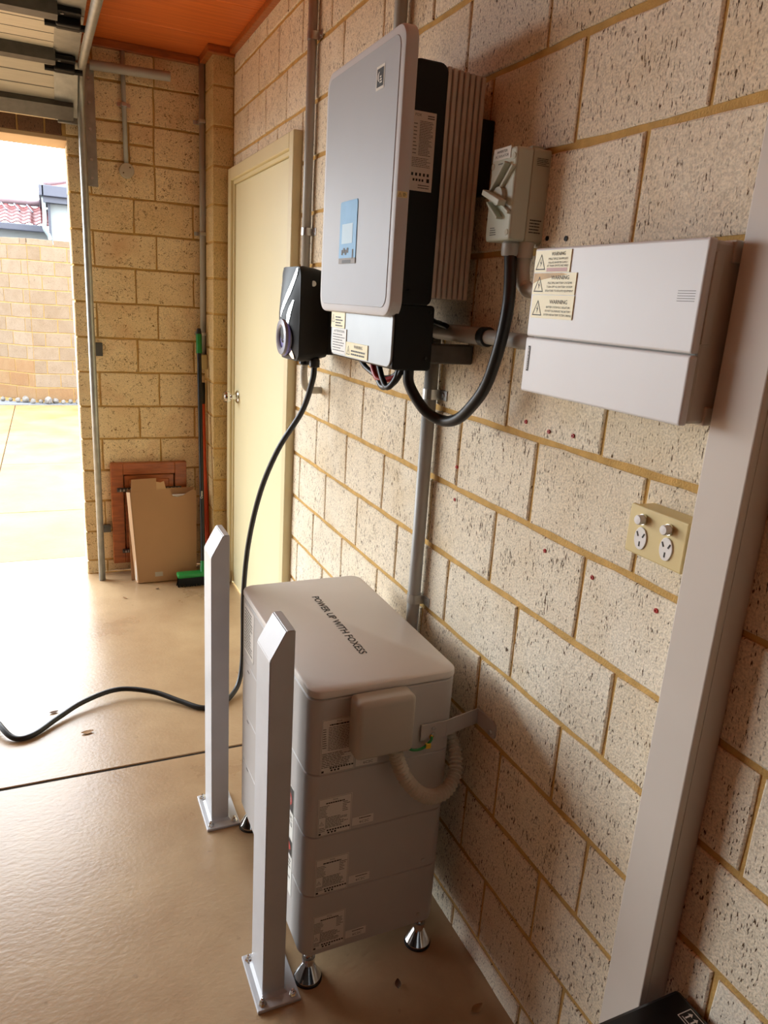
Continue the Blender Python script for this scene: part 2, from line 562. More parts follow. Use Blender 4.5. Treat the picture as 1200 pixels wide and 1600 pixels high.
def brick_mesh(L, Hh, dep, m, seed, both=False, rough=0.0019):
    key = (round(L, 3), round(Hh, 3), round(dep, 3), m, seed, both)
    if key in _bm_cache: return _bm_cache[key]
    rnd = random.Random(hash((round(L, 3), round(Hh, 3), seed)) & 0xffff)
    nx = 4 if L > 0.15 else 2
    pts = []
    for i in range(nx): pts.append((-L / 2 + L * i / nx, -Hh / 2))
    for i in range(2): pts.append((L / 2, -Hh / 2 + Hh * i / 2))
    for i in range(nx): pts.append((L / 2 - L * i / nx, Hh / 2))
    for i in range(2): pts.append((-L / 2, Hh / 2 - Hh * i / 2))
    pts = [(x + rnd.uniform(-rough, rough), z + rnd.uniform(-rough, rough)) for x, z in pts]
    bm = nb()
    ins = [(x * (1 - 0.006 / L), z * (1 - 0.006 / Hh)) for x, z in pts]
    loft(bm, [[(x, dep, z) for x, z in pts], [(x, 0.0022, z) for x, z in pts],
              [(x, rnd.uniform(-0.0006, 0.0006), z) for x, z in ins]], cap0=both)
    me = bpy.data.meshes.new('brick')
    bm.to_mesh(me); bm.free()
    me.materials.append(M[m])
    _bm_cache[key] = me
    return me


def brick(parent, centre, L, Hh, m, rotz, dep=0.018):
    """front face looks along local -y, then turned by rotz"""
    me = brick_mesh(L, Hh, dep, m, random.randrange(4))
    o = bpy.data.objects.new('brick', me)
    COL.objects.link(o)
    o.location = centre
    o.rotation_euler = (0, 0, rotz)
    child_of(o, parent)
    return o


CO = 0.172
PITCH = 0.2935


def course_cells(lo, hi, phase, pitch=PITCH):
    """intervals of a course between lo and hi with joints at phase + k*pitch"""
    k = math.ceil((lo - phase) / pitch)
    js = [lo]
    while phase + k * pitch < hi - 1e-6:
        j = phase + k * pitch
        if j - lo > 0.03: js.append(j)
        k += 1
    if len(js) > 1 and hi - js[-1] < 0.03: js.pop()
    js.append(hi)
    return list(zip(js[:-1], js[1:]))


# ------------------------------------------------------------------ setting: right wall
RW = struct('wall_right')
bm = nb()
for (y0, y1, z0, z1) in ((-2.6, 2.70, -0.05, 2.62), (3.74, 4.24, -0.05, 2.62), (2.70, 3.74, 2.06, 2.62)):
    box(bm, 0.0045, 0.11, y0, y1, z0, z1)
child_of(obj('mortar_bed', bm, 'mortar'), RW)
for k in range(-1, 15):
    z0 = max(0.0, 0.064 + CO * k); z1 = min(2.60, 0.064 + CO * (k + 1))
    ph = 1.145 if k % 2 == 0 else 0.967
    gap = 0.013
    zt = z1 - gap / 2 if z1 < 2.6 else z1
    zb = z0 + gap / 2 if z0 > 0 else 0.0
    spans = [(0.12, 3.768)] if z0 >= 2.05 else ([(0.12, 2.70), (3.74, 3.768)] if z1 <= 2.06 else [(0.12, 2.70), (3.74, 3.768)])
    for lo, hi in spans:
        for a, b in course_cells(lo, hi, ph):
            if b - a < 0.02: continue
            brick(RW, (0, (a + b) / 2, (zb + zt) / 2), b - a - 0.009, zt - zb, 'brick', -PI / 2)
    if z0 < 2.06 < z1:                       # thin cut course over the door head
        for a, b in course_cells(2.70, 3.74, ph):
            brick(RW, (0, (a + b) / 2, (2.062 + zt) / 2), b - a - 0.009, zt - 2.062, 'brick', -PI / 2)

# pier in the far right corner
PR = struct('wall_pier')
bm = nb(); box(bm, -0.0925, 0.006, 3.7745, 4.004, -0.02, 2.56)
child_of(obj('mortar_bed', bm, 'mortar'), PR)
# far wall courses as seen (joint heights)
FZ = [0.0, 0.075, 0.238, 0.404, 0.570, 0.737, 0.905, 1.079, 1.248, 1.419, 1.588, 1.752, 1.912, 2.07, 2.242, 2.410, 2.56]
for k in range(-1, 15):
    z0 = max(0.0, 0.044 + 0.1692 * k); z1 = min(2.56, 0.044 + 0.1692 * (k + 1))
    zc, hh = (z0 + z1) / 2, z1 - z0 - 0.010
    if hh < 0.02: continue
    brick(PR, (-0.0485, 3.770, zc), 0.097, hh, 'brick_pier', 0.0, 0.012)          # header face
    b_ = brick(PR, (-0.097, 3.886, zc), 0.222, hh, 'brick_pier', -PI / 2, 0.012)

# ------------------------------------------------------------------ setting: far wall with the garage opening
FW = struct('wall_far')
bm = nb()
box(bm, -0.716, 0.11, 4.008, 4.235, -0.05, 2.62)
box(bm, -5.6, -0.716, 4.004, 4.235, 2.146, 2.62)
box(bm, -6.3, -5.6, 4.004, 4.235, -0.05, 2.62)
child_of(obj('mortar_bed', bm, 'mortar'), FW)
child_of(obj('opening_soffit', rbox(-5.6, -0.72, 4.001, 4.245, 2.128, 2.147, 0.002), 'soffit'), FW)
A_J = [-0.434, -0.15]; B_J = [-0.622, -0.331]
for i in range(len(FZ) - 1):
    z0, z1 = FZ[i], FZ[i + 1]
    js = A_J if i % 2 == 1 else B_J
    rows = [(z0, z1)]
    if abs(z0 - 2.07) < 1e-3:
        rows = [(2.07, 2.152), (2.152, 2.242)]; js = [-0.449, -0.334]
        brick(FW, (-0.167, 4.0, 2.156), 0.326, 0.162, 'brick_far', 0.0)
    if z0 > 2.4: js = [-0.60, -0.326]
    for (a0, a1) in rows:
        xs = [-0.722] + js + [0.0]
        for a, b in zip(xs[:-1], xs[1:]):
            if len(rows) == 2 and b == 0.0: continue
            pit = 'brick_far'
            g0 = a + (0.004 if a > -0.72 else 0); g1 = b - 0.004
            brick(FW, ((g0 + g1) / 2, 4.0, (a0 + a1) / 2), g1 - g0, a1 - a0 - 0.010, pit, 0.0)
# jamb returns
for i in range(len(FZ) - 3):
    z0, z1 = FZ[i], min(FZ[i + 1], 2.128)
    if z1 - z0 < 0.03: continue
    brick(FW, (-0.7235, 4.118, (z0 + z1) / 2), 0.222, z1 - z0 - 0.010, 'brick_far', -PI / 2, 0.0065)
# brown brick course over the opening
x = -0.735
for i, w in enumerate((0.075,) + (0.112,) * 14):
    brick(FW, (x - w / 2, 3.999, 2.179), w - 0.008, 0.062, 'brick_lintel', 0.0)
    brick(FW, (x - w / 2, 3.999, 2.30), w - 0.008, 0.16, 'brick_lintel', 0.0)
    x -= w

tag(obj('wall_left', rbox(-6.3, -6.2, -2.6, 4.24, -0.05, 2.62, 0.0), 'dark_wall'), kind='structure')
tag(obj('wall_back', rbox(-6.3, 0.11, -2.7, -2.6, -0.05, 2.62, 0.0), 'dark_wall'), kind='structure')

# floor: two sealed slabs with a control joint
FL = struct('floor')
child_of(obj('slab', rbox(-6.3, 0.004, 2.198, 3.998, -0.10, 0.0, 0.002, 1), 'floor'), FL)
child_of(obj('slab', rbox(-6.3, 0.004, -2.65, 2.186, -0.10, 0.0, 0.002, 1), 'floor'), FL)
child_of(obj('joint_strip', rbox(-6.3, 0.004, 2.186, 2.198, -0.10, -0.004, 0.0), 'joint'), FL)
child_of(obj('slab', rbox(-5.6, -0.72, 4.004, 4.30, -0.10, -0.004, 0.002, 1), 'floor'), FL)
child_of(obj('joint_strip', rbox(-5.6, -0.72, 3.998, 4.004, -0.10, -0.008, 0.0), 'joint'), FL)

# ceiling boards and cornice
CE = struct('ceiling')
bw = 0.42
y = -2.65
while y < 4.0:
    child_of(obj('board', rbox(-6.3, 0.006, y + 0.0015, min(y + bw, 4.01) - 0.0015, 2.57, 2.60, 0.0015, 1), 'ceiling'), CE)
    y += bw
tag(obj('trim_1', rbox(-0.028, 0.004, -2.6, 3.765, 2.545, 2.571, 0.004), 'timber'), kind='structure')
TR = struct('trim_2')
child_of(obj('cornice', rbox(-6.3, -0.1, 3.972, 4.001, 2.535, 2.571, 0.004), 'timber'), TR)
child_of(obj('cornice', rbox(-0.124, -0.095, 3.765, 3.972, 2.535, 2.571, 0.004), 'timber'), TR)
child_of(obj('cornice', rbox(-0.124, 0.0, 3.744, 3.772, 2.535, 2.571, 0.004), 'timber'), TR)

# ------------------------------------------------------------------ internal door
D1 = struct('door_1', (0, 3.2, 0))
bm = nb()
for (y0, y1, z0, z1) in ((2.700, 2.752, 0, 2.062), (3.690, 3.742, 0, 2.062), (2.752, 3.690, 2.008, 2.062)):
    box(bm, -0.032, 0.06, y0, y1, z0, z1, 0.003, 1)
for (y0, y1, z0, z1) in ((2.752, 2.768, 0, 2.008), (3.676, 3.690, 0, 2.008), (2.768, 3.676, 1.992, 2.008)):
    box(bm, -0.018, 0.05, y0, y1, z0, z1, 0.002, 1)
part('door_frame', bm, 'frame', D1)
leaf = part('door_leaf', rbox(-0.009, 0.03, 2.77, 3.674, 0.008, 1.990, 0.002), 'cream', D1)
bm = nb()
lathe(bm, (-0.009, 3.606, 1.012), [(0.030, 0), (0.032, -0.004), (0.026, -0.009), (0.013, -0.012), (0.012, -0.03), (0.016, -0.036),
                                    (0.027, -0.044), (0.031, -0.056), (0.027, -0.068), (0.014, -0.074)], 'x')
smooth_by_angle(part('knob', bm, 'chrome', leaf))
bm = nb(); cyl(bm, (-0.016, 2.772, 1.74), (-0.016, 2.772, 1.84), 0.005, n=10)
part('hinge', bm, 'steel', leaf)
bm = nb(); cyl(bm, (-0.016, 2.772, 0.20), (-0.016, 2.772, 0.30), 0.005, n=10)
part('hinge', bm, 'steel', leaf)

# ------------------------------------------------------------------ outside: driveway, boundary wall, neighbour
DW = struct('driveway')
ys = [4.304, 5.30, 6.80, 8.15, 10.22]
for a, b in zip(ys[:-1], ys[1:]):
    for x0, x1 in ((-9, -1.274), (-1.266, 3.0)):
        child_of(obj('slab', rbox(x0, x1, a + 0.004, b - 0.004, -0.10, -0.006, 0.003, 1), 'drive'), DW)
child_of(obj('joint_bed', rbox(-9, 3.0, 4.25, 10.22, -0.12, -0.02, 0.0), 'joint'), DW)
tag(obj('gravel_strip', rbox(-9, 3.0, 10.22, 10.50, -0.1, 0.0, 0.0), 'kerb'), kind='structure')
tag(obj('ground', rbox(-30, 30, 10.5, 40, -0.15, -0.02, 0.0), 'kerb'), kind='structure')
bm = nb(); box(bm, -30, -6.3, -10, 10.5, -0.16, -0.03); box(bm, 3.0, 30, -10, 10.5, -0.16, -0.03); box(bm, -9, 3, 4.3, 10.4, -0.16, -0.11)
tag(obj('ground_beside', bm, 'kerb'), kind='structure')

BW = struct('boundary_wall')
bm = nb(); box(bm, -1.03, 3.0, 10.405, 10.62, -0.05, 1.94)
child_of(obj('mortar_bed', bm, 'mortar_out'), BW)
cdir = Vector((-0.74, 0.67, 0)).normalized(); cnor = Vector((-0.67, -0.74, 0)).normalized()
c0 = Vector((-1.03, 10.40, 0))
bm = nb()
q = [c0 - cnor * 0.005, c0 + cdir * 3.5 - cnor * 0.005, c0 + cdir * 3.5 - cnor * 0.2, c0 - cnor * 0.2]
loft(bm, [[(p.x, p.y, -0.05) for p in q], [(p.x, p.y, 1.94) for p in q]])
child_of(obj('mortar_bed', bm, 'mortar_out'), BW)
ang = math.atan2(cdir.y, cdir.x)
for k in range(12):
    if k < 11: z0, z1 = 0.02 + k * CO, 0.02 + (k + 1) * CO
    else: z0, z1 = 0.02 + 11 * CO, 0.02 + 11 * CO + 0.086
    zc, hh = (z0 + z1) / 2, z1 - z0 - 0.012
    mm = 'brick_out2' if k == 0 else 'brick_out'
    for a, b in course_cells(-1.03, 0.9, -0.73 if k % 2 else -0.88, 0.30):
        if b - a < 0.03: continue
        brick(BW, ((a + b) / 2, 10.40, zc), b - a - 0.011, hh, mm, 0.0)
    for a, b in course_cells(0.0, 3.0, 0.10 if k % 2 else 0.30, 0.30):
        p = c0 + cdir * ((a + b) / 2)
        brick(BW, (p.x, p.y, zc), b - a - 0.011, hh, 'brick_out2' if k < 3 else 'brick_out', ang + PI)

# rocks along the foot of the boundary wall
rr = random.Random(3)
nth = ['first', 'second', 'third', 'fourth', 'fifth', 'sixth', 'seventh', 'eighth', 'ninth', 'tenth', 'eleventh']
for i in range(11):
    px = -1.42 + i * 0.088
    s = rr.uniform(0.028, 0.056)
    bm = nb(); bmesh.ops.create_icosphere(bm, subdivisions=2, radius=1)
    for v in bm.verts:
        v.co = Vector((v.co.x * s * rr.uniform(0.75, 0.92), v.co.y * s * rr.uniform(0.85, 1.15), v.co.z * s * 0.9 * rr.uniform(0.85, 1.15)))
        v.co += Vector((px, 10.30 + (0.04 if i % 2 else 0) + (max(0, -1.03 - px) * 0.6), s * 0.72))
    o = obj('rock', bm, 'rock')
    tag(o, 'pale landscaping rock at the foot of the boundary wall, %s from the left' % nth[i], 'rock', 'rocks along the boundary wall')

# neighbour's house beyond the wall
NH = thing('neighbour_house', 'pale rendered house with red tiled roof beyond the boundary wall', 'house', (-0.8, 15, 0))
part('wall', rbox(-0.70, 4.0, 14.5, 19.0, 0, 2.80, 0.0), 'house_white', NH)
part('wall', rbox(-6.0, -0.62, 16.3, 20.0, 0, 2.42, 0.0), 'house_white', NH)
part('fascia', rbox(-0.82, 4.0, 14.22, 14.30, 2.86, 3.03, 0.01), 'fascia', NH)
part('fascia', rbox(-0.86, -0.78, 14.22, 17.0, 2.86, 3.03, 0.01), 'fascia', NH)
part('eave_soffit', rbox(-0.80, 4.0, 14.3, 14.52, 2.77, 2.87, 0.0), 'fascia', NH)
part('gutter', rbox(-6.0, -0.80, 15.95, 16.06, 2.38, 2.50, 0.015), 'fascia', NH)
bm = nb()
tube(bm, spline([(-0.79, 14.36, 2.86), (-0.79, 14.36, 2.5), (-0.80, 14.38, 2.36), (-0.74, 14.42, 2.26), (-0.72, 14.43, 2.18)], 5), 0.033, 8)
part('downpipe', bm, 'pipe_white', NH, True)
part('corner_post', rbox(-0.735, -0.695, 14.45, 14.52, 0, 2.80, 0.0), 'fascia', NH)
bm = nb()
loft(bm, [[(-0.78, 14.3, 3.03), (4, 14.3, 3.03), (4, 17, 3.03), (-0.78, 17, 3.03)], [(0.2, 15.6, 3.4), (4, 15.6, 3.55), (4, 16.0, 3.55), (0.2, 16.0, 3.4)]])
part('hip_roof', bm, 'tile', NH)
bm = nb(); tube(bm, [(-0.74, 14.34, 3.07), (0.0, 15.4, 3.36)], 0.06, 8); part('ridge_cap', bm, 'ridge', NH, True)
rf = part('roof', rbox(-6.0, -0.82, 16.02, 16.03, 2.46, 2.50, 0.0), 'tile', NH)
# individual curved tiles of the left roof slope
tm = nb()
n = 8
ring = []
for j in range(2):
    row = []
    for i in range(n + 1):
        u = i / n
        row.append(tm.verts.new((u * 0.20, j * 0.20, 0.022 * math.sin(u * 2 * PI) + j * -0.008)))
    ring.append(row)
for i in range(n):
    tm.faces.new((ring[0][i], ring[0][i + 1], ring[1][i + 1], ring[1][i]))
low = [tm.verts.new((v.co.x, v.co.y, v.co.z - 0.02)) for v in ring[0]]
for i in range(n):
    tm.faces.new((low[i], low[i + 1], ring[0][i + 1], ring[0][i]))
tme = bpy.data.meshes.new('roof_tile'); tm.to_mesh(tme); tm.free(); tme.materials.append(M['tile'])
slope = math.radians(24)
for r_ in range(5):
    for c_ in range(17):
        o = bpy.data.objects.new('roof_tile', tme); COL.objects.link(o)
        o.location = (-4.1 + c_ * 0.2, 16.0 + r_ * 0.17 * math.cos(slope), 2.53 + r_ * 0.17 * math.sin(slope))
        o.rotation_euler = (slope, 0, 0)
        child_of(o, rf)
bm = nb(); tube(bm, [(-6.0, 16.86, 2.93), (-0.7, 16.86, 2.96)], 0.07, 8); part('ridge_cap', bm, 'ridge', NH, True)
for i, xx in enumerate((-1.42, -1.2, -0.98)):
    bm = nb(); cyl(bm, (xx, 16.3, 2.74), (xx - 0.1, 16.5, 2.88), 0.014, n=6); part('roof_rod', bm, 'fascia', NH)

# ------------------------------------------------------------------ sectional garage door, raised
GD = thing('garage_door', 'raised beige sectional garage door under the timber ceiling', 'garage door', (-3.1, 3.1, 2.39))
sec = [((3.955, 2.205), (3.68, 2.385)), ((3.675, 2.392), (3.105, 2.392)), ((3.095, 2.392), (2.525, 2.390)), ((2.515, 2.390), (1.945, 2.388)), ((1.935, 2.388), (1.365, 2.386))]


def door_box(x0, x1, p, q, off0, off1, t0=0.0, t1=1.0, r=0.002):
    """box along the panel p->q (y,z); off: distance below the inner face (positive = towards the room)"""
    p = Vector((0, p[0], p[1])); q = Vector((0, q[0], q[1]))
    d = (q - p); a = p + d * t0; b = p + d * t1
    nrm = Vector((0, d.z, -d.y)).normalized()
    if nrm.z > 0: nrm = -nrm
    bm = nb()
    ring = lambda xx: [tuple(v + Vector((xx, 0, 0))) for v in (a + nrm * off0, b + nrm * off0, b + nrm * off1, a + nrm * off1)]
    loft(bm, [ring(x0), ring(x1)])
    return bm


for i, (p, q) in enumerate(sec):
    pn = part('panel', door_box(-5.55, -0.70, p, q, -0.04, 0.0), 'door_panel', GD)
    part('end_stile', door_box(-0.765, -0.672, p, q, -0.042, 0.004, 0.0, 1.0), 'galv', pn)
    part('panel_lip', door_box(-5.55, -0.765, p, q, 0.0, 0.004, 0.0, 0.06 if i else 0.10), 'door_edge_lit', pn)
    if i:
        part('stiffener', door_box(-5.55, -0.76, p, q, 0.0, 0.045, 0.07, 0.19), 'galv_dark', pn)
        for t in (0.33, 0.52):
            part('panel_groove', door_box(-5.55, -0.766, p, q, -0.001, 0.0012, t, t + 0.006), 'galv_dark', pn)
        part('panel_groove', door_box(-5.55, -0.766, p, q, -0.001, 0.0012, 0.75, 0.756), 'galv_dark', pn)
    else:
        part('bottom_rail', door_box(-5.55, -0.69, p, q, 0.0, 0.03, 0.10, 0.34), 'galv_dark', pn)
        for t in (0.52, 0.72):
            part('panel_groove', door_box(-5.55, -0.766, p, q, -0.001, 0.0012, t, t + 0.008), 'galv_dark', pn)
    if i < 3:
        yq, zq = q
        h = part('hinge', rbox(-0.765, -0.685, yq - 0.085, yq + 0.095, zq - 0.022, zq - 0.004, 0.003), 'black', pn)
        bm = nb(); box(bm, -0.765, -0.685, yq - 0.030, yq + 0.030, zq - 0.048, zq - 0.018, 0.006)
        part('hinge_barrel', bm, 'black', h)
        bm = nb(); cyl(bm, (-0.80, yq, zq - 0.040), (-0.655, yq, zq - 0.040), 0.011, n=10); part('roller_shaft', bm, 'black', h)
        for (dx, dy) in ((-0.745, 0.078), (-0.70, 0.078), (-0.745, -0.068)):
            bm = nb(); lathe(bm, (dx, yq + dy, zq - 0.0265), [(0.006, 0.0), (0.006, 0.005)], 'z', 8); part('bolt', bm, 'steel', h)
part('bottom_bracket', rbox(-0.755, -0.672, 3.93, 3.95, 2.19, 2.235, 0.003), 'galv', GD)

TK = thing('door_track', 'galvanised curved roller track running up beside the garage opening', 'track', (-0.657, 3.89, 0))
path = [(-0.657, 3.89, 0.0), (-0.657, 3.89, 1.0), (-0.657, 3.89, 2.05)] + \
       spline([(-0.657, 3.89, 2.1), (-0.657, 3.885, 2.2), (-0.657, 3.86, 2.29), (-0.657, 3.80, 2.35), (-0.657, 3.70, 2.374)], 4) + \
       [(-0.657, 3.4, 2.362), (-0.657, 2.6, 2.318), (-0.657, 1.4, 2.26)]
bm = nb(); tube(bm, path, 0.0165, 10)
part('rail', bm, 'galv', TK, True)
part('rail_bracket', rbox(-0.655, -0.603, 3.975, 3.998, 1.160, 1.225, 0.002), 'galv_dark', TK)
bm = nb(); box(bm, -0.645, -0.592, 3.985, 3.990, 1.945, 2.46, 0.001); box(bm, -0.645, -0.640, 3.93, 3.988, 1.945, 2.46, 0.001)
ab = part('angle_bracket', bm, 'galv', TK)
for z in (1.98, 2.06, 2.19, 2.30, 2.40):
    bm = nb(); lathe(bm, (-0.617, 3.985, z), [(0.007, 0), (0.006, -0.006)], 'y', 8); part('bolt', bm, 'steel', ab)
part('rail_bracket', rbox(-0.64, -0.60, 3.96, 3.998, 0.24, 0.275, 0.003), 'galv_dark', TK)

bm = nb(); cyl(bm, (-0.61, 3.95, 2.448), (-0.262, 3.93, 2.452), 0.021, n=16)
tag(smooth_by_angle(obj('spring_shaft', bm, 'conduit')), 'short galvanised tube end projecting from the door track bracket', 'pipe')

# ------------------------------------------------------------------ conduits
def conduit(name, label, path, r, m='conduit', saddles=(), face='x', group=None):
    t = thing(name, label, 'conduit', path[0], group)
    bm = nb(); tube(bm, path, r, 16)
    part('pipe', bm, m, t, True)
    for s in saddles:
        s = Vector(s)
        bm = nb()
        if face == 'x':
            pts = [(s.x + r * 1.12 * math.cos(a), s.y + r * 1.12 * math.sin(a)) for a in [PI / 2 + i * PI / 10 for i in range(11)]]
            pts = [(-0.001, s.y + r * 1.12)] + pts + [(-0.001, s.y - r * 1.12)]
            inn = [(-0.001, s.y + r * 1.0)] + [(s.x + r * math.cos(a), s.y + r * math.sin(a)) for a in [PI / 2 + i * PI / 10 for i in range(11)]] + [(-0.001, s.y - r)]
            for k in range(len(pts) - 1):
                loft(bm, [[(*pts[k], s.z - 0.012), (*pts[k + 1], s.z - 0.012), (*inn[k + 1], s.z - 0.012), (*inn[k], s.z - 0.012)],
                          [(*pts[k], s.z + 0.012), (*pts[k + 1], s.z + 0.012), (*inn[k + 1], s.z + 0.012), (*inn[k], s.z + 0.012)]])
            box(bm, -0.003, 0.0, s.y - r - 0.03, s.y - r, s.z - 0.012, s.z + 0.012, 0.001)
            lathe(bm, (-0.003, s.y - r - 0.016, s.z), [(0.006, 0), (0.005, -0.003)], 'x', 10)
        else:
            box(bm, s.x - r - 0.02, s.x + r + 0.02, 3.996, 4.0, s.z - 0.009, s.z + 0.009, 0.001)
            box(bm, s.x - r - 0.002, s.x + r + 0.002, s.y - r - 0.002, 3.998, s.z - 0.009, s.z + 0.009, 0.003)
        part('saddle', bm, 'steel', t)
    return t


conduit('grey_conduit', 'grey vertical conduit dropping from the inverter to behind the battery stack',
        [(-0.022, 1.56, 1.44), (-0.022, 1.56, 0.02)], 0.0165, saddles=[(-0.022, 1.56, 1.30), (-0.022, 1.56, 0.775)])
conduit('grey_conduit', 'grey vertical conduit from the ceiling down to the top of the inverter',
        [(-0.022, 1.868, 2.57), (-0.022, 1.868, 1.90)], 0.0165)
conduit('grey_conduit', 'slim grey vertical conduit on the brick wall between door and inverter',
        [(-0.020, 2.56, 2.57), (-0.020, 2.56, 1.36)], 0.0155, saddles=[(-0.020, 2.56, 2.31), (-0.020, 2.56, 1.72)])
conduit('grey_conduit', 'short horizontal grey conduit running into the white switchboard',
        [(-0.03, 1.60, 1.448), (-0.03, 1.02, 1.448)], 0.0145, saddles=[])
hz_ = bpy.data.objects['grey_conduit.003']
bm = nb(); cyl(bm, (-0.03, 1.545, 1.448), (-0.03, 1.33, 1.448), 0.018, n=16); smooth_by_angle(part('coupling', bm, 'conduit', hz_))
bm = nb(); cyl(bm, (-0.03, 1.332, 1.448), (-0.03, 1.312, 1.448), 0.020, n=16); smooth_by_angle(part('clip', bm, 'rubber', hz_))
hc = conduit('grey_conduit', 'thin grey conduit beside the brick pier in the far corner',
             [(-0.112, 3.955, 2.555), (-0.112, 3.955, 1.18)], 0.0145, saddles=[(-0.112, 3.955, 2.29), (-0.112, 3.955, 1.78), (-0.112, 3.955, 1.29)], face='y')
part('end_box', rbox(-0.142, -0.098, 3.91, 3.99, 1.112, 1.186, 0.003), 'gpo', hc)
jc = conduit('grey_conduit', 'thin grey conduit ending in a round junction box high on the far wall',
             [(-0.466, 3.985, 2.56), (-0.466, 3.985, 2.38), (-0.463, 3.985, 2.05)], 0.0105, saddles=[(-0.466, 3.985, 2.315)], face='y')
bm = nb(); lathe(bm, (-0.462, 3.999, 2.032), [(0.034, 0), (0.034, -0.022), (0.031, -0.026), (0.0, -0.027)], 'y', 28)
jb = part('junction_box', bm, 'flex', jc)
for dx, dz in ((-0.016, -0.012), (0.014, 0.014)):
    bm = nb(); lathe(bm, (-0.462 + dx, 3.973, 2.032 + dz), [(0.0035, 0), (0.003, -0.002)], 'y', 8); part('screw', bm, 'dark', jb)

# ------------------------------------------------------------------ inverter
INV = thing('inverter', 'large wall-mounted hybrid inverter with light grey front and black body', 'inverter', (0, 1.6, 1.37))
panel_pts = rounded_rect(1.392, 1.822, 1.474, 2.004, 0.034, 8)
bm = nb(); slab_x(bm, panel_pts, -0.219, -0.192, 0.007)
fc = smooth_by_angle(part('front_cover', bm, 'inv_rim', INV), 28)
bm = nb(); slab_x(bm, rounded_rect(1.410, 1.804, 1.492, 1.986, 0.024, 8), -0.2205, -0.2185, 0.001)
part('front_panel', bm, 'inv_grey', fc)
# black body
bm = nb()
bp_ = rounded_rect(-0.196, -0.118, 1.50, 1.948, 0.018, 5)
slab_y(bm, bp_, 1.402, 1.812, 0.004)
part('body', bm, 'black', INV)
# finned heat sink: vertical ribs
bm = nb()
box(bm, -0.121, -0.040, 1.4085, 1.80, 1.517, 1.940)
hs = part('heat_sink', bm, 'alu', INV)
nf = 7
for i in range(nf):
    x0 = -0.121 + i * 0.0128
    w = 0.0095 if i else 0.012
    part('fin', rbox(x0, x0 + 0.0092, 1.403, 1.81, 1.517, 1.944 - 0.001 * i, 0.0012, 1), 'alu', hs)
# wall bracket (black) behind the heat sink
part('wall_bracket', rbox(-0.036, 0.0, 1.412, 1.80, 1.728, 1.868, 0.003), 'black', INV)
# lower wiring compartment
bm = nb(); slab_y(bm, rounded_rect(-0.199, -0.108, 1.368, 1.502, 0.008, 3), 1.404, 1.772, 0.003)
lc = part('wiring_box', bm, 'black', INV)
bm = nb()
pts = rounded_rect(1.406, 1.77, 1.372, 1.49, 0.022, 6)
slab_x(bm, pts, -0.2025, -0.1985, 0.0015)
part('cover_plate', bm, 'plate_grey', lc)
for (dx, dz) in ((-0.122, 1.395), (-0.118, 1.488), (-0.13, 1.53), (-0.175, 1.53)):
    bm = nb(); lathe(bm, (dx, 1.4035, dz), [(0.003, 0), (0.0028, -0.0015)], 'y', 8); part('screw', bm, 'rubber', lc)
part('support_bar', rbox(-0.108, -0.002, 1.412, 1.45, 1.383, 1.424, 0.003), 'galv_dark', INV)
bm = nb(); tube(bm, spline([(-0.05, 1.60, 1.50), (-0.05, 1.52, 1.47), (-0.045, 1.46, 1.46), (-0.03, 1.50, 1.447)], 6), 0.006, 8)
part('lead', bm, 'rubber', INV, True)
bm = nb(); lathe(bm, (-0.03, 1.535, 1.448), [(0.024, 0.0), (0.024, 0.035), (0.018, 0.04)], 'y', 16); part('gland', bm, 'black_gloss', INV)
# loose battery leads under the box
for (c, pts) in (('rubber', [(-0.17, 1.66, 1.375), (-0.165, 1.62, 1.352), (-0.16, 1.55, 1.338), (-0.15, 1.50, 1.345), (-0.14, 1.47, 1.372)]),
                 ('rubber', [(-0.16, 1.60, 1.375), (-0.165, 1.56, 1.345), (-0.175, 1.50, 1.322), (-0.17, 1.45, 1.338), (-0.16, 1.43, 1.372)]),
                 ('red', [(-0.17, 1.58, 1.375), (-0.172, 1.56, 1.352), (-0.17, 1.53, 1.335), (-0.15, 1.49, 1.345), (-0.13, 1.47, 1.375)]),
                 ('rubber', [(-0.18, 1.52, 1.375), (-0.18, 1.49, 1.34), (-0.178, 1.465, 1.325), (-0.17, 1.445, 1.345), (-0.165, 1.44, 1.372)])):
    bm = nb(); tube(bm, spline(pts, 6), 0.0065, 8); part('lead', bm, c, INV, True)
# display, brand mark, plates
XF = -0.2212
rt, up = (0, -1, 0), (0, 0, 1)
bm = nb(); slab_x(bm, rounded_rect(1.584, 1.688, 1.590, 1.715, 0.006, 3), XF - 0.0008, XF + 0.0006, 0.0005)
sc = part('display', bm, 'screen', INV)
bm = nb(); quad(bm, (XF - 0.0012, 1.672, 1.625), rt, up, 0.0, 0.066, 0.0, 0.042); part('display_reflection', bm, 'screen_reflection', sc)  # paler square is a reflection painted onto the film
bm = nb()
quad(bm, (XF - 0.0012, 1.686, 1.588), rt, up, 0.0, 0.102, -0.006, 0.006)
part('film_edge', bm, 'fine_ink', sc)
bm = nb()
for i in range(4):
    quad(bm, (XF - 0.0014, 1.67 - i * 0.011, 1.604 + 0.004 * (i % 2)), rt, up, 0, 0.009, -0.003, 0.008)
quad(bm, (XF - 0.0014, 1.664, 1.586), rt, up, 0, 0.055, -0.003, 0.004)
quad(bm, (XF - 0.0014, 1.604, 1.592), rt, up, 0, 0.007, 0, 0.02)
part('printed_marks', bm, 'grey_ink', sc, kind='stuff')
bm = nb(); quad(bm, (XF, 1.518, 1.907), rt, up, 0, 0.040, 0, 0.043)
lg = part('brand_badge', bm, 'white_sign', INV)
bm = nb(); quad(bm, (XF - 0.0004, 1.514, 1.912), rt, up, 0, 0.032, 0, 0.033); part('badge_field', bm, 'black_ink', lg)
bm = nb()
o_ = (XF - 0.0008, 1.511, 1.915)
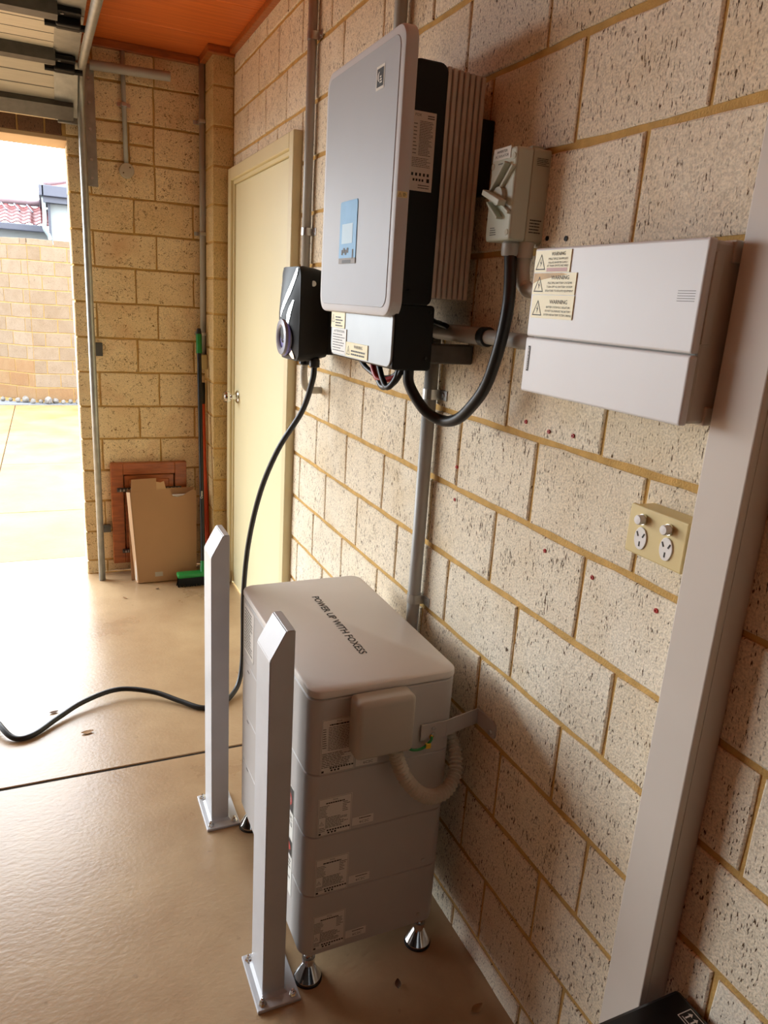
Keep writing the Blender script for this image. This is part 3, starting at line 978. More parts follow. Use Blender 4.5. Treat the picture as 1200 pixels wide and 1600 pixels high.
for i in range(16):                        # swoosh
    a0, a1 = PI * 0.55 + i * PI * 0.055, PI * 0.55 + (i + 1) * PI * 0.055
    w0, w1 = 0.0028 * math.sin(i / 16 * PI), 0.0028 * math.sin((i + 1) / 16 * PI)
    O = Vector(o_) + Vector((0, -0.013, 0.015))
    P = lambda a, r: O + Vector((0, -1, 0)) * (r * math.cos(a)) + Vector((0, 0, 1)) * (r * math.sin(a))
    try: bm.faces.new([bm.verts.new(P(a0, 0.009 - w0)), bm.verts.new(P(a1, 0.009 - w1)), bm.verts.new(P(a1, 0.009 + w1 + 1e-5)), bm.verts.new(P(a0, 0.009 + w0 + 1e-5))])
    except ValueError: pass
for i in range(3):
    quad(bm, o_, rt, up, 0.012, 0.024 - 0.002 * i, 0.003 + i * 0.005, 0.006 + i * 0.005)
part('badge_mark', bm, 'white_ink', lg, kind='stuff')


def fine_lines(parent, o, right, up, w, h, rows, seed=0, m='grey_ink', blocks=2, t=0.45, jit=0.35, name='fine_print'):
    """rows of tiny printed words, as small flat bars"""
    rnd = random.Random(seed)
    bm = nb()
    for r in range(rows):
        v1 = h - (r + 0.25) * h / rows; v0 = v1 - h / rows * t
        u = 0
        end = w * (1 - rnd.random() * jit)
        while u < end:
            l = w * rnd.uniform(0.05, 0.16)
            quad(bm, o, right, up, u, min(u + l, end), v0, v1)
            u += l + w * 0.02
    return part(name, bm, m, parent, kind='stuff')


def plate(parent, name, o, right, up, nrm, w, h, th, m):
    bm = nb()
    o = Vector(o); right = Vector(right); up = Vector(up); nrm = Vector(nrm)
    loft(bm, [[tuple(o + right * u + up * v) for u, v in ((0, 0), (w, 0), (w, h), (0, h))],
              [tuple(o + nrm * th + right * u + up * v) for u, v in ((0, 0), (w, 0), (w, h), (0, h))]])
    return part(name, bm, m, parent)


def tri_sign(parent, o, right, up, s, m='black_ink'):
    """outlined warning triangle with a lightning bolt; o = lower left"""
    o = Vector(o); right = Vector(right); up = Vector(up)
    bm = nb()
    P = [(0, 0), (s, 0), (s / 2, s * 0.95)]
    c = (s / 2, s * 0.33)
    Q = [(c[0] + (p[0] - c[0]) * 0.82, c[1] + (p[1] - c[1]) * 0.82) for p in P]
    for i in range(3):
        j = (i + 1) % 3
        bm.faces.new([bm.verts.new(o + right * a + up * b) for a, b in (P[i], P[j], Q[j], Q[i])])
    bolt = [(0.56, 0.66), (0.42, 0.40), (0.50, 0.40), (0.44, 0.12), (0.60, 0.44), (0.51, 0.44)]
    bm.faces.new([bm.verts.new(o + right * (a * s) + up * (b * s)) for a, b in bolt])
    return part('hazard_symbol', bm, m, parent, kind='stuff')


def sign_text(parent, lines, o, right, up, w, m='black_ink'):
    """lines: list of (text, baseline v, cap height, width or None), centred on u = w"""
    o = Vector(o); right = Vector(right); up = Vector(up)
    for s, v, hgt, wid in lines:
        t_ = text(s, None, o + right * w + up * v, right, up, hgt, m, 'CENTER', width=wid)
        child_of(t_, parent)


NX = (-1, 0, 0)
sg = plate(INV, 'warning_plate', (-0.2025, 1.768, 1.437), rt, up, NX, 0.092, 0.040, 0.0015, 'yellow_sign')
o_ = (-0.2043, 1.768, 1.437)
tri_sign(sg, (-0.2043, 1.764, 1.450), rt, up, 0.020)
fine_lines(sg, (-0.2043, 1.738, 1.439), rt, up, 0.055, 0.026, 4, 2, 'black_ink')
sg = plate(INV, 'instruction_plate', (-0.2025, 1.756, 1.377), rt, up, NX, 0.094, 0.059, 0.0018, 'white_sign')
text_o = (-0.2046, 1.756, 1.377)
sign_text(sg, [('ATTENTION', 0.050, 0.0055, 0.07)], text_o, rt, up, 0.047)
fine_lines(sg, (-0.2046, 1.750, 1.380), rt, up, 0.08, 0.044, 7, 5, 'black_ink', t=0.3)
sg = plate(INV, 'warning_plate', (-0.2025, 1.660, 1.3755), rt, up, NX, 0.133, 0.033, 0.0018, 'yellow_sign')
tri_sign(sg, (-0.2046, 1.654, 1.380), rt, up, 0.022)
sign_text(sg, [('WARNING', 0.021, 0.0075, 0.052)], (-0.2046, 1.660, 1.3755), rt, up, 0.078)

fine_lines(sg, (-0.2046, 1.625, 1.3785), rt, up, 0.085, 0.015, 2, 18, 'black_ink', t=0.5, jit=0.05)

# rating label on the black side
rx, NY = (1, 0, 0), (0, -1, 0)
lb = plate(INV, 'rating_label', (-0.1885, 1.4018, 1.717), rx, up, NY, 0.049, 0.141, 0.0005, 'label_white')
YL = 1.4010
sign_text(lb, [('FOX', 0.132, 0.0050, 0.013)], (-0.1885, YL, 1.717), rx, up, 0.010, 'black_ink')
fine_lines(lb, (-0.158, YL, 1.845), rx, up, 0.016, 0.008, 2, 3, 'black_ink')
fine_lines(lb, (-0.174, YL, 1.780), rx, up, 0.030, 0.062, 22, 7, 'grey_ink', t=0.4)
fine_lines(lb, (-0.1865, YL, 1.780), rx, up, 0.009, 0.058, 9, 8, 'grey_ink', t=0.25, jit=0.6)
fine_lines(lb, (-0.1865, YL, 1.759), rx, up, 0.042, 0.018, 6, 9, 'grey_ink', t=0.35)
bm = nb()
for i in range(5):
    quad(bm, (-0.186 + i * 0.0085, YL, 1.744), rx, up, 0, 0.0045, 0, 0.0055)
for i in range(4):
    quad(bm, (-0.182 + i * 0.0065, YL, 1.7345), rx, up, 0, 0.004, 0, 0.0045)
quad(bm, (-0.152, YL, 1.7335), rx, up, 0, 0.006, 0, 0.007)
part('symbols', bm, 'black_ink', lb, kind='stuff')
fine_lines(lb, (-0.170, YL, 1.7205), rx, up, 0.026, 0.009, 2, 11, 'black_ink', t=0.35, jit=0.1)
# small caution strip on the side of the front cover
ws = plate(INV, 'caution_label', (-0.2165, 1.3918, 1.700), rx, up, NY, 0.021, 0.011, 0.0004, 'yellow_sign')
tri_sign(ws, (-0.2155, 1.3912, 1.7015), rx, up, 0.008)
fine_lines(ws, (-0.205, 1.3912, 1.702), rx, up, 0.008, 0.007, 3, 2, 'black_ink')

# black flexible hose from the inverter to the isolator
bm = nb()
path = spline([(-0.150, 1.425, 1.372), (-0.147, 1.420, 1.335), (-0.121, 1.392, 1.287), (-0.092, 1.362, 1.269), (-0.081, 1.320, 1.279), (-0.075, 1.281, 1.309), (-0.070, 1.241, 1.355),
               (-0.068, 1.216, 1.413), (-0.066, 1.203, 1.467), (-0.062, 1.202, 1.520), (-0.055, 1.217, 1.568), (-0.050, 1.233, 1.608)], 8)
tube(bm, path, 0.0118, 16)
tag(obj('black_hose', bm, 'rubber', smooth=True), 'thick black hose looping from the inverter base up to the isolator switch', 'hose')

# ------------------------------------------------------------------ rotary isolator switch
ISO = thing('isolator_switch', 'grey rotary isolator switch mounted above the white switchboard', 'switch', (0, 1.25, 1.62))
bm = nb(); slab_x(bm, rounded_rect(1.207, 1.292, 1.625, 1.785, 0.006, 3), -0.038, 0.0, 0.002); part('base', bm, 'iso', ISO)
bm = nb(); slab_x(bm, rounded_rect(1.208, 1.291, 1.626, 1.784, 0.006, 3), -0.073, -0.0388, 0.004)
cv = part('cover', bm, 'iso_front', ISO)
part('top_plug', rbox(-0.030, -0.006, 1.225, 1.25, 1.784, 1.792, 0.002), 'iso', ISO)
# padlockable handle: ring boss, two V fins, lever
bm = nb(); lathe(bm, (-0.073, 1.248, 1.703), [(0.017, 0), (0.016, -0.008), (0.0, -0.009)], 'x', 20); hd = part('dial', bm, 'iso_front', ISO)


def bar_on(name, p0, p1, w, x0, x1, m, parent):
    p0 = Vector((0, *p0)); p1 = Vector((0, *p1)); d = (p1 - p0).normalized(); s = Vector((0, -d.z, d.y)) * w / 2
    bm = nb()
    loft(bm, [[(x0, q.y, q.z) for q in (p0 - s, p1 - s, p1 + s, p0 + s)], [(x1, q.y, q.z) for q in (p0 - s, p1 - s, p1 + s, p0 + s)]])
    bmesh.ops.bevel(bm, geom=bm.edges[:], offset=0.001, segments=1, affect='EDGES')
    return part(name, bm, m, parent)


bar_on('lever', (1.278, 1.711), (1.218, 1.688), 0.010, -0.096, -0.080, 'iso_front', hd)
bar_on('guard_fin', (1.274, 1.708), (1.226, 1.758), 0.0045, -0.086, -0.072, 'iso_front', hd)
bar_on('guard_fin', (1.246, 1.716), (1.209, 1.752), 0.005, -0.080, -0.072, 'iso_front', hd)
bar_on('guard_fin', (1.276, 1.694), (1.236, 1.664), 0.0045, -0.086, -0.072, 'iso_front', hd)
bar_on('guard_fin', (1.240, 1.690), (1.210, 1.672), 0.005, -0.080, -0.072, 'iso_front', hd)
lb = plate(ISO, 'name_plate', (-0.073, 1.283, 1.766), rt, up, NX, 0.056, 0.020, 0.0012, 'white_sign')
sign_text(lb, [('INVERTER', 0.0115, 0.0045, 0.034), ('AC ISOLATOR', 0.004, 0.0045, 0.044)], (-0.0745, 1.283, 1.766), rt, up, 0.028)
fine_lines(ISO, (-0.0734, 1.266, 1.757), rt, up, 0.02, 0.004, 1, 2, 'black_ink', jit=0.0)
fine_lines(ISO, (-0.0734, 1.274, 1.635), rt, up, 0.022, 0.016, 4, 6, 'black_ink', t=0.35)
for yy, zz in ((1.284, 1.757), (1.216, 1.768), (1.217, 1.64)):
    bm = nb(); lathe(bm, (-0.0728, yy, zz), [(0.006, 0), (0.005, -0.001)], 'x', 14); part('screw_cap', bm, 'iso', ISO)
fine_lines(ISO, (-0.030, 1.2062, 1.755), rx, up, 0.026, 0.014, 5, 12, 'black_ink', t=0.4, jit=0.2)
fine_lines(ISO, (-0.032, 1.2062, 1.640), rx, up, 0.026, 0.026, 5, 14, 'black_ink', t=0.4, jit=0.2)
bm = nb(); lathe(bm, (-0.050, 1.233, 1.600), [(0.015, 0), (0.017, 0.004), (0.017, 0.022), (0.014, 0.026)], 'z', 16); smooth_by_angle(part('hose_gland', bm, 'conduit', ISO))
bm = nb(); tube(bm, spline([(-0.026, 1.222, 1.626), (-0.026, 1.222, 1.60), (-0.026, 1.221, 1.575), (-0.027, 1.213, 1.552), (-0.03, 1.195, 1.541), (-0.035, 1.165, 1.538)][:4] +
                          [(-0.026, 1.206, 1.547), (-0.026, 1.185, 1.540), (-0.026, 1.06, 1.539)], 5), 0.0135, 14)
part('elbow_pipe', bm, 'flex', ISO, True)
bm = nb(); cyl(bm, (-0.026, 1.222, 1.598), (-0.026, 1.222, 1.626), 0.0165, n=16); smooth_by_angle(part('elbow_collar', bm, 'flex', ISO))

# ------------------------------------------------------------------ switchboard
SB = thing('switchboard', 'white plastic switchboard enclosure with yellow warning plates', 'switchboard', (0, 0.9, 1.37))
part('body', rbox(-0.088, 0.0, 0.712, 1.076, 1.372, 1.602, 0.005), 'board_side', SB)
dr = part('upper_door', rbox(-0.101, -0.0875, 0.7105, 1.0775, 1.4628, 1.604, 0.0035, 3), 'board', SB)
lo_ = part('lower_cover', rbox(-0.101, -0.0875, 0.7105, 1.0775, 1.370, 1.4612, 0.0035, 3), 'board', SB)
part('corner_lug', rbox(-0.060, -0.020, 0.7085, 0.73, 1.577, 1.604, 0.002), 'board_side', SB)
part('corner_lug', rbox(-0.060, -0.020, 0.7085, 0.73, 1.370, 1.395, 0.002), 'board_side', SB)
part('finger_grip', rbox(-0.088, -0.074, 0.7095, 0.725, 1.475, 1.588, 0.001), 'board_side', dr)
bm = nb()
for i in range(5):
    quad(bm, (-0.1014, 0.750, 1.527 + i * 0.0032), rt, up, 0, 0.03, 0, 0.0006)
part('vent_lines', bm, 'grey_ink', dr, kind='stuff')
bm = nb(); quad(bm, (-0.1014, 1.0665, 1.405), rt, up, 0, 0.0065, 0, 0.042); part('brand_strip', bm, 'grey_ink', lo_)
text_o = Vector((-0.1018, 1.0618, 1.408))
fine_lines(lo_, text_o, (0, 0, 1), (0, 1, 0), 0.036, 0.004, 1, 4, 'white_ink', jit=0.0)
sb_signs = [((1.073, 1.5655), 0.094, 0.034, ['WARNING', 'MULTIPLE SUPPLIES', 'ISOLATE INVERTER SUPPLY', 'AT MAIN SWITCHBOARD'], 'yellow_sign'),
            ((1.072, 1.531), 0.112, 0.0335, ['WARNING', 'MULTIPLE BATTERY SYSTEMS', 'TURN OFF ALL BATTERY SYSTEM', 'ISOLATORS TO ISOLATE EQUIPMENT'], 'yellow_sign'),
            ((1.069, 1.4935), 0.110, 0.0365, ['WARNING', 'BATTERY SYSTEM D.C. ISOLATORS', 'DO NOT DE-ENERGISE THE BATTERY', 'SYSTEM AND BATTERY SYSTEM CABLING'], 'yellow_sign')]
for k, ((yy, zz), w, h, ln, m_) in enumerate(sb_signs):
    sg = plate(SB, 'warning_plate', (-0.101, yy, zz), rt, up, NX, w, h, 0.0016, m_)
    sg['label'] = ['pale yellow multiple supplies warning plate', 'stained multiple battery systems warning plate', 'lowest battery isolator warning plate'][k]
    O = (-0.1029, yy, zz)
    tri_sign(sg, (-0.1029, yy - 0.004, zz + 0.004), rt, up, 0.026)
    ws_ = (0.036, 0.05, 0.05, 0.055) if k == 0 else (0.046, 0.062, 0.066, 0.072)
    cx = 0.062 if k == 0 else 0.072
    rows = (0.0255, 0.019, 0.0135, 0.0085) if k == 0 else (0.0235, 0.0165, 0.0105, 0.0045)
    hs_ = (0.0058, 0.0034, 0.0030, 0.0034) if k == 0 else (0.0064, 0.0033, 0.0033, 0.0033)
    sign_text(sg, [(ln[i], rows[i], hs_[i], ws_[i]) for i in range(4)], O, rt, up, cx)
    if k == 0:
        bm = nb(); quad(bm, (-0.1028, yy - 0.034, zz + 0.001), rt, up, 0, 0.054, 0, 0.006); part('pink_strip', bm, 'pink_ink', sg)
    if k == 1:
        bm = nb(); O2 = Vector((-0.1027, yy, zz))
        bm.faces.new([bm.verts.new(O2 + Vector((0, -1, 0)) * u + Vector((0, 0, 1)) * v) for u, v in ((0.0005, 0.017), (0.012, 0.021), (0.03, 0.024), (0.05, 0.0265), (0.09, 0.031), (0.075, 0.0333), (0.0005, 0.0333))])
        part('stain', bm, 'stain_tan', sg)

# ------------------------------------------------------------------ white vertical duct
DU = thing('cable_duct', 'tall off-white plastic cable duct standing beside the switchboard', 'duct', (0, 0.667, 0))
part('trough', rbox(-0.040, 0.0, 0.632, 0.702, 0.0, 2.57, 0.001), 'duct', DU)
part('lid', rbox(-0.055, -0.041, 0.631, 0.703, 0.0, 2.57, 0.002), 'duct', DU)

# ------------------------------------------------------------------ double power outlet
GP = thing('power_outlet', 'cream double power outlet with white round switches beside the duct', 'power outlet', (0, 0.772, 1.155))
part('mounting_block', rbox(-0.036, 0.0, 0.716, 0.828, 1.157, 1.229, 0.002), 'gpo', GP)
fp = part('face_plate', rbox(-0.045, -0.0365, 0.714, 0.830, 1.155, 1.231, 0.0025), 'gpo', GP)
for yc in (0.799, 0.747):
    bm = nb(); lathe(bm, (-0.045, yc, 1.213), [(0.0075, 0), (0.0075, -0.012), (0.0065, -0.0135), (0, -0.014)], 'x', 20); smooth_by_angle(part('switch_button', bm, 'white', fp))
    bm = nb(); lathe(bm, (-0.045, yc, 1.213), [(0.0083, 0), (0.0083, -0.004)], 'x', 20); part('switch_collar', bm, 'chrome', fp)
    bm = nb()
    pts = [(yc + 0.0135 * math.cos(a) * (0.92 if abs(math.cos(a)) > 0.7 else 1), 1.183 + 0.0175 * math.sin(a)) for a in [i * PI / 12 for i in range(24)]]
    slab_x(bm, pts, -0.0472, -0.0445, 0.0006)
    so = part('socket', bm, 'white', fp)
    for (dy, dz, tl) in ((0.0062, 0.006, -0.5), (-0.0062, 0.006, 0.5), (0.0, -0.0085, 0.0)):
        bm = nb(); box(bm, -0.0477, -0.0468, yc + dy - 0.0012, yc + dy + 0.0012, 1.183 + dz - 0.0038, 1.183 + dz + 0.0038, rot=Matrix.Rotation(tl, 3, 'X'), pivot=(-0.047, yc + dy, 1.183 + dz))
        part('pin_slot', bm, 'black_ink', so)

# red wall plugs left in the bricks
plugs = [((1.19, 1.295), 'small red wall plug under the left end of the switchboard'),
         ((1.114, 1.289), 'small red wall plug under the switchboard, middle of three'),
         ((1.043, 1.294), 'small red wall plug under the switchboard, rightmost of three'),
         ((1.08, 1.064), 'small red wall plug in the brick left of the power outlet'),
         ((0.94, 1.062), 'small red wall plug in the brick below left of the power outlet'),
         ((0.787, 1.064), 'small red wall plug directly below the power outlet by the duct'),
         ((1.44, 1.147), 'small red wall plug just right of the vertical conduit, upper one'),
         ((1.435, 1.07), 'small red wall plug just right of the vertical conduit, lower one')]
for (yy, zz), l_ in plugs:
    bm = nb(); lathe(bm, (0.002, yy, zz), [(0.0034, 0), (0.0042, -0.0035), (0.0036, -0.0045), (0.0018, -0.0045), (0.0016, -0.002)], 'x', 12)
    tag(obj('wall_plug', bm, 'red'), l_, 'wall plug', 'red wall plugs')

for (yy, zz), l_ in (((1.134, 1.631), 'dark screw head in the brick just right of the isolator switch'), ((1.190, 1.634), 'dark screw head in the brick touching the isolator switch corner')):
    bm = nb(); lathe(bm, (0.002, yy, zz), [(0.0045, 0), (0.0045, -0.004), (0.002, -0.0045)], 'x', 10)
    tag(obj('wall_screw', bm, 'black'), l_, 'screw', 'dark wall screws')

# ------------------------------------------------------------------ EV charger
EV = thing('ev_charger', 'black wall charger for electric cars with chrome flash and round socket', 'charger', (0, 2.28, 1.32))
yc, zc = 2.295, 1.452


def ev_ring(x, w, h, r, dz=0.0):
    return [(x, y, z + dz) for y, z in rounded_rect(yc - w, yc + w, zc - h, zc + h, r, 5)]


bm = nb()
loft(bm, [ev_ring(-0.045, 0.062, 0.128, 0.02), ev_ring(-0.09, 0.078, 0.138, 0.025), ev_ring(-0.135, 0.095, 0.142, 0.028), ev_ring(-0.150, 0.096, 0.140, 0.030)])
body = smooth_by_angle(part('body', bm, 'black', EV), 60)
part('wall_plate', rbox(-0.046, 0.0, yc - 0.055, yc + 0.055, zc - 0.12, zc + 0.12, 0.006), 'black', EV)
# glossy lens-shaped front: bulges outward towards the socket
bm = nb()
NYY, NZZ = 10, 18
grid = []
for j in range(NZZ + 1):
    row = []
    v = j / NZZ * 2 - 1
    for i in range(NYY + 1):
        u = i / NYY * 2 - 1
        half = 0.093 * (1 - 0.10 * max(0, abs(v) - 0.75) / 0.25)
        bulge = 0.030 * (1 - u * u) * (1 - 0.55 * v * v) * (1.0 - 0.25 * max(v, 0))
        row.append(bm.verts.new((-0.150 - bulge, yc - u * half, zc + v * 0.138)))
    grid.append(row)
for j in range(NZZ):
    for i in range(NYY):
        bm.faces.new((grid[j][i], grid[j + 1][i], grid[j + 1][i + 1], grid[j][i + 1]))
bmesh.ops.recalc_face_normals(bm, faces=bm.faces[:])
part('front_cover', bm, 'black_satin', EV, True)


def ev_front(u, v, lift):
    bulge = 0.030 * (1 - u * u) * (1 - 0.55 * v * v) * (1.0 - 0.25 * max(v, 0))
    return (-0.150 - bulge - lift, yc - u * 0.093, zc + v * 0.138)


def ev_strip(name, pts, m, lift):
    """pts: list of (v, u0, u1)"""
    bm = nb(); prev = None
    for v, u0, u1 in pts:
        row = [bm.verts.new(ev_front(u0 + (u1 - u0) * k / 3, v, lift)) for k in range(4)]
        if prev:
            for k in range(3): bm.faces.new((prev[k], row[k], row[k + 1], prev[k + 1]))
        prev = row
    bmesh.ops.recalc_face_normals(bm, faces=bm.faces[:])
    return part(name, bm, m, EV, True)


ev_strip('chrome_flash', [(0.98, 0.78, 0.86), (0.85, 0.68, 0.84), (0.65, 0.52, 0.71), (0.45, 0.34, 0.58), (0.25, 0.17, 0.38), (0.05, 0.0, 0.18), (-0.08, -0.08, 0.04)], 'chrome', 0.0015)
ev_strip('chrome_flash', [(0.30, 0.72, 0.78), (0.15, 0.58, 0.72), (0.0, 0.48, 0.66), (-0.15, 0.44, 0.60), (-0.25, 0.46, 0.54)], 'chrome', 0.0015)
ev_strip('chrome_flash', [(-0.66, 0.52, 0.60), (-0.78, 0.46, 0.68), (-0.90, 0.52, 0.78), (-0.97, 0.66, 0.80)], 'chrome', 0.0015)
rc = Vector((-0.176, yc - 0.010, 1.380))
bm = nb(); lathe(bm, rc, [(0.032, 0.016), (0.055, 0.016), (0.057, 0.0), (0.054, -0.006), (0.038, -0.007), (0.033, -0.003), (0.032, 0.006)], 'x', 32)
rg = smooth_by_angle(part('socket_ring', bm, 'led', EV))
bm = nb(); lathe(bm, rc, [(0.0575, 0.008), (0.0585, 0.005), (0.0575, 0.002)], 'x', 32); part('led_rim', bm, 'led_glow', rg, True)
bm = nb(); lathe(bm, rc, [(0.0325, 0.005), (0.0, 0.006)], 'x', 24); part('socket_hole', bm, 'rubber', rg)
bm = nb(); lathe(bm, rc + Vector((0.004, 0, 0)), [(0.018, 0), (0.018, -0.004), (0.013, -0.004), (0.013, 0)], 'x', 20); part('socket_core', bm, 'black_gloss', rg)
t_ = text('fox', None, Vector(ev_front(-0.35, 0.58, 0.003)), (0, -1, 0), (0, 0, 1), 0.009, 'white_ink', 'CENTER', name='brand_mark'); child_of(t_, EV)
bm = nb(); lathe(bm, (-0.105, 2.213, 1.545), [(0.0085, 0.006), (0.0085, -0.003), (0.0, -0.004)], 'y', 16); part('side_screw', bm, 'steel', EV)
bm = nb(); lathe(bm, (-0.085, 2.235, 1.292), [(0.012, 0), (0.017, 0.003), (0.017, 0.022), (0.014, 0.03)], 'z', 12); part('cable_gland', bm, 'rubber', EV)
bm = nb(); lathe(bm, (-0.088, 2.325, 1.292), [(0.014, 0), (0.019, 0.003), (0.019, 0.022), (0.015, 0.03)], 'z', 12); part('cable_gland', bm, 'rubber', EV)


def ribbed(bm, path, r, pitch, n=12, depth=0.14):
    # resample path at constant spacing and modulate the radius
    P = [Vector(p) for p in path]
    d = [0]
    for a, b in zip(P[:-1], P[1:]): d.append(d[-1] + (b - a).length)
    m_ = max(4, int(d[-1] / pitch * 4)); out = []; k = 0
    for i in range(m_ + 1):
        s = d[-1] * i / m_
        while k < len(d) - 2 and d[k + 1] < s: k += 1
        t = (s - d[k]) / max(1e-9, d[k + 1] - d[k]); out.append(P[k].lerp(P[k + 1], t))
    tube(bm, out, [r * (1 - (depth if i % 4 in (2,) else (depth * 0.5 if i % 4 in (1, 3) else 0))) for i in range(m_ + 1)], n)


bm = nb(); ribbed(bm, spline([(-0.088, 2.325, 1.296), (-0.086, 2.335, 1.26), (-0.075, 2.355, 1.225), (-0.05, 2.38, 1.205), (-0.02, 2.40, 1.20), (0.0, 2.405, 1.20)], 6), 0.0125, 0.006)
tag(obj('grey_flexible_conduit', bm, 'flex', smooth=True), 'short grey ribbed flexible conduit curling from charger base into the brick wall', 'conduit')

# charging cable: hangs from the charger, then snakes along the floor
cable = [(-0.085, 2.235, 1.30), (-0.088, 2.24, 1.25), (-0.105, 2.285, 1.145), (-0.160, 2.36, 1.005), (-0.198, 2.44, 0.835), (-0.218, 2.52, 0.62), (-0.221, 2.575, 0.40),
         (-0.215, 2.60, 0.22), (-0.218, 2.595, 0.10), (-0.240, 2.56, 0.03), (-0.285, 2.50, 0.0115), (-0.335, 2.462, 0.010), (-0.40, 2.455, 0.010),
         (-0.47, 2.52, 0.014), (-0.56, 2.60, 0.025), (-0.68, 2.645, 0.032), (-0.80, 2.605, 0.026), (-0.89, 2.535, 0.016), (-0.97, 2.458, 0.0105), (-1.03, 2.455, 0.012),
         (-1.08, 2.535, 0.03), (-1.14, 2.70, 0.03), (-1.25, 2.85, 0.0105), (-1.5, 2.9, 0.010)]
bm = nb(); tube(bm, spline(cable, 8), 0.0095, 12)
tag(obj('charging_cable', bm, 'rubber', smooth=True), 'black charging cable hanging from the charger and snaking across the floor', 'cable')

# ------------------------------------------------------------------ battery stack
BT = thing('battery_stack', 'light grey stack of battery modules on chrome feet against the brick wall', 'battery', (-0.24, 1.515, 0))
X0, X1, Y0, Y1 = -0.412, -0.076, 1.222, 1.812


def module(z0, z1, name, m='bat'):
    bm = nb()
    r = 0.030
    base = rounded_rect(X0, X1, Y0, Y1, r, 6)
    e = 0.0022
    loft(bm, [[(x, y, z0) for x, y in inset(base, e)], [(x, y, z0 + e) for x, y in base], [(x, y, z1 - e) for x, y in base], [(x, y, z1) for x, y in inset(base, e)]])
    return smooth_by_angle(part(name, bm, m, BT), 40)


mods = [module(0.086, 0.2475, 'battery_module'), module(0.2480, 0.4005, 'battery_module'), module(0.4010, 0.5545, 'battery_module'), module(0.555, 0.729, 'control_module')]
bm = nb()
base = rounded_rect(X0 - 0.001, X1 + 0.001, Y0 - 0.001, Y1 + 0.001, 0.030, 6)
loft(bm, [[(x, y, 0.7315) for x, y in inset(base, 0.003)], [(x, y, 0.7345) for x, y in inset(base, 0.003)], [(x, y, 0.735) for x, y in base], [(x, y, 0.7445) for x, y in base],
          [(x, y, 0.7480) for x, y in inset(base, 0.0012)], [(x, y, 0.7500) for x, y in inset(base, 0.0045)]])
lid = smooth_by_angle(part('lid', bm, 'bat_lid_lit', BT), 30)
t_ = text('POWER UP WITH FOXESS', None, (-0.2555, 1.690, 0.7504), (0, -1, 0), (1, 0, 0), 0.0185, 'black_ink', width=0.338, bold=0.0005)
child_of(t_, lid)
for (fx, fy) in ((-0.385, 1.247), (-0.103, 1.247), (-0.385, 1.785), (-0.103, 1.785)):
    bm = nb()
    lathe(bm, (fx, fy, 0), [(0.029, 0.0), (0.0305, 0.004), (0.0305, 0.010), (0.027, 0.016), (0.015, 0.038), (0.012, 0.042), (0.0115, 0.050), (0.015, 0.051), (0.015, 0.062), (0.010, 0.063), (0.010, 0.087)], 'z', 28)
    ft = smooth_by_angle(part('foot', bm, 'chrome', BT), 30)
    bm = nb(); lathe(bm, (fx, fy, 0), [(0.0325, 0.0), (0.0325, 0.004)], 'z', 28); part('rubber_pad', bm, 'rubber', ft)
# cable cover on the near end
bm = nb()
prof = [(-0.328, 0.611), (-0.199, 0.604), (-0.199, 0.725), (-0.328, 0.725)]
box(bm, -0.330, -0.200, 1.170, 1.2225, 0.606, 0.738, 0.012, 4)
smooth_by_angle(part('cable_cover', bm, 'bat_cover', BT), 40)
# ribbed hose from under the cover round to the back
bm = nb()
ribbed(bm, spline([(-0.232, 1.196, 0.612), (-0.228, 1.192, 0.585), (-0.205, 1.180, 0.530), (-0.165, 1.170, 0.490), (-0.115, 1.176, 0.480), (-0.075, 1.20, 0.500), (-0.058, 1.235, 0.535), (-0.052, 1.29, 0.56)], 8), 0.0170, 0.0092, 14, 0.30)
part('ribbed_hose', bm, 'flex', BT)
# wall strap
bm = nb()
st_ = [(-0.160, 1.2190), (-0.098, 1.2190), (-0.004, 1.2420), (-0.004, 1.1700)]
for (a, b), w_ in zip(zip(st_[:2], st_[1:3]), (0, 1)):
    d_ = Vector((b[0] - a[0], b[1] - a[1], 0)).normalized(); n_ = Vector((d_.y, -d_.x, 0)) * 0.003
    loft(bm, [[(a[0], a[1], z) for z in (0.594,)] + [(b[0], b[1], 0.594), (b[0] + n_.x, b[1] + n_.y, 0.594), (a[0] + n_.x, a[1] + n_.y, 0.594)],
              [(a[0], a[1], 0.632), (b[0], b[1], 0.632), (b[0] + n_.x, b[1] + n_.y, 0.632), (a[0] + n_.x, a[1] + n_.y, 0.632)]])
sp_ = part('wall_strap', bm, 'bat', BT)
bm = nb(); slab_x(bm, rounded_rect(1.166, 1.244, 0.594, 0.632, 0.010, 4), -0.0045, -0.0005, 0.0005); part('strap_flange', bm, 'bat', sp_)
for xx, zz in ((-0.130, 0.620), (-0.130, 0.606)):
    bm = nb(); lathe(bm, (xx, 1.2165, zz), [(0.0045, 0), (0.0045, -0.003), (0.002, -0.0035)], 'y', 10); part('bolt', bm, 'steel', sp_)
for zz in (0.615, 0.600):
    bm = nb(); quad(bm, (-0.152, 1.2162, zz + 0.004), rx, up, 0, 0.05, 0, 0.0012); part('slot', bm, 'grey_ink', sp_)
bm = nb(); lathe(bm, (-0.004, 1.182, 0.606), [(0.006, 0), (0.005, -0.005)], 'x', 10); part('bolt', bm, 'steel', sp_)
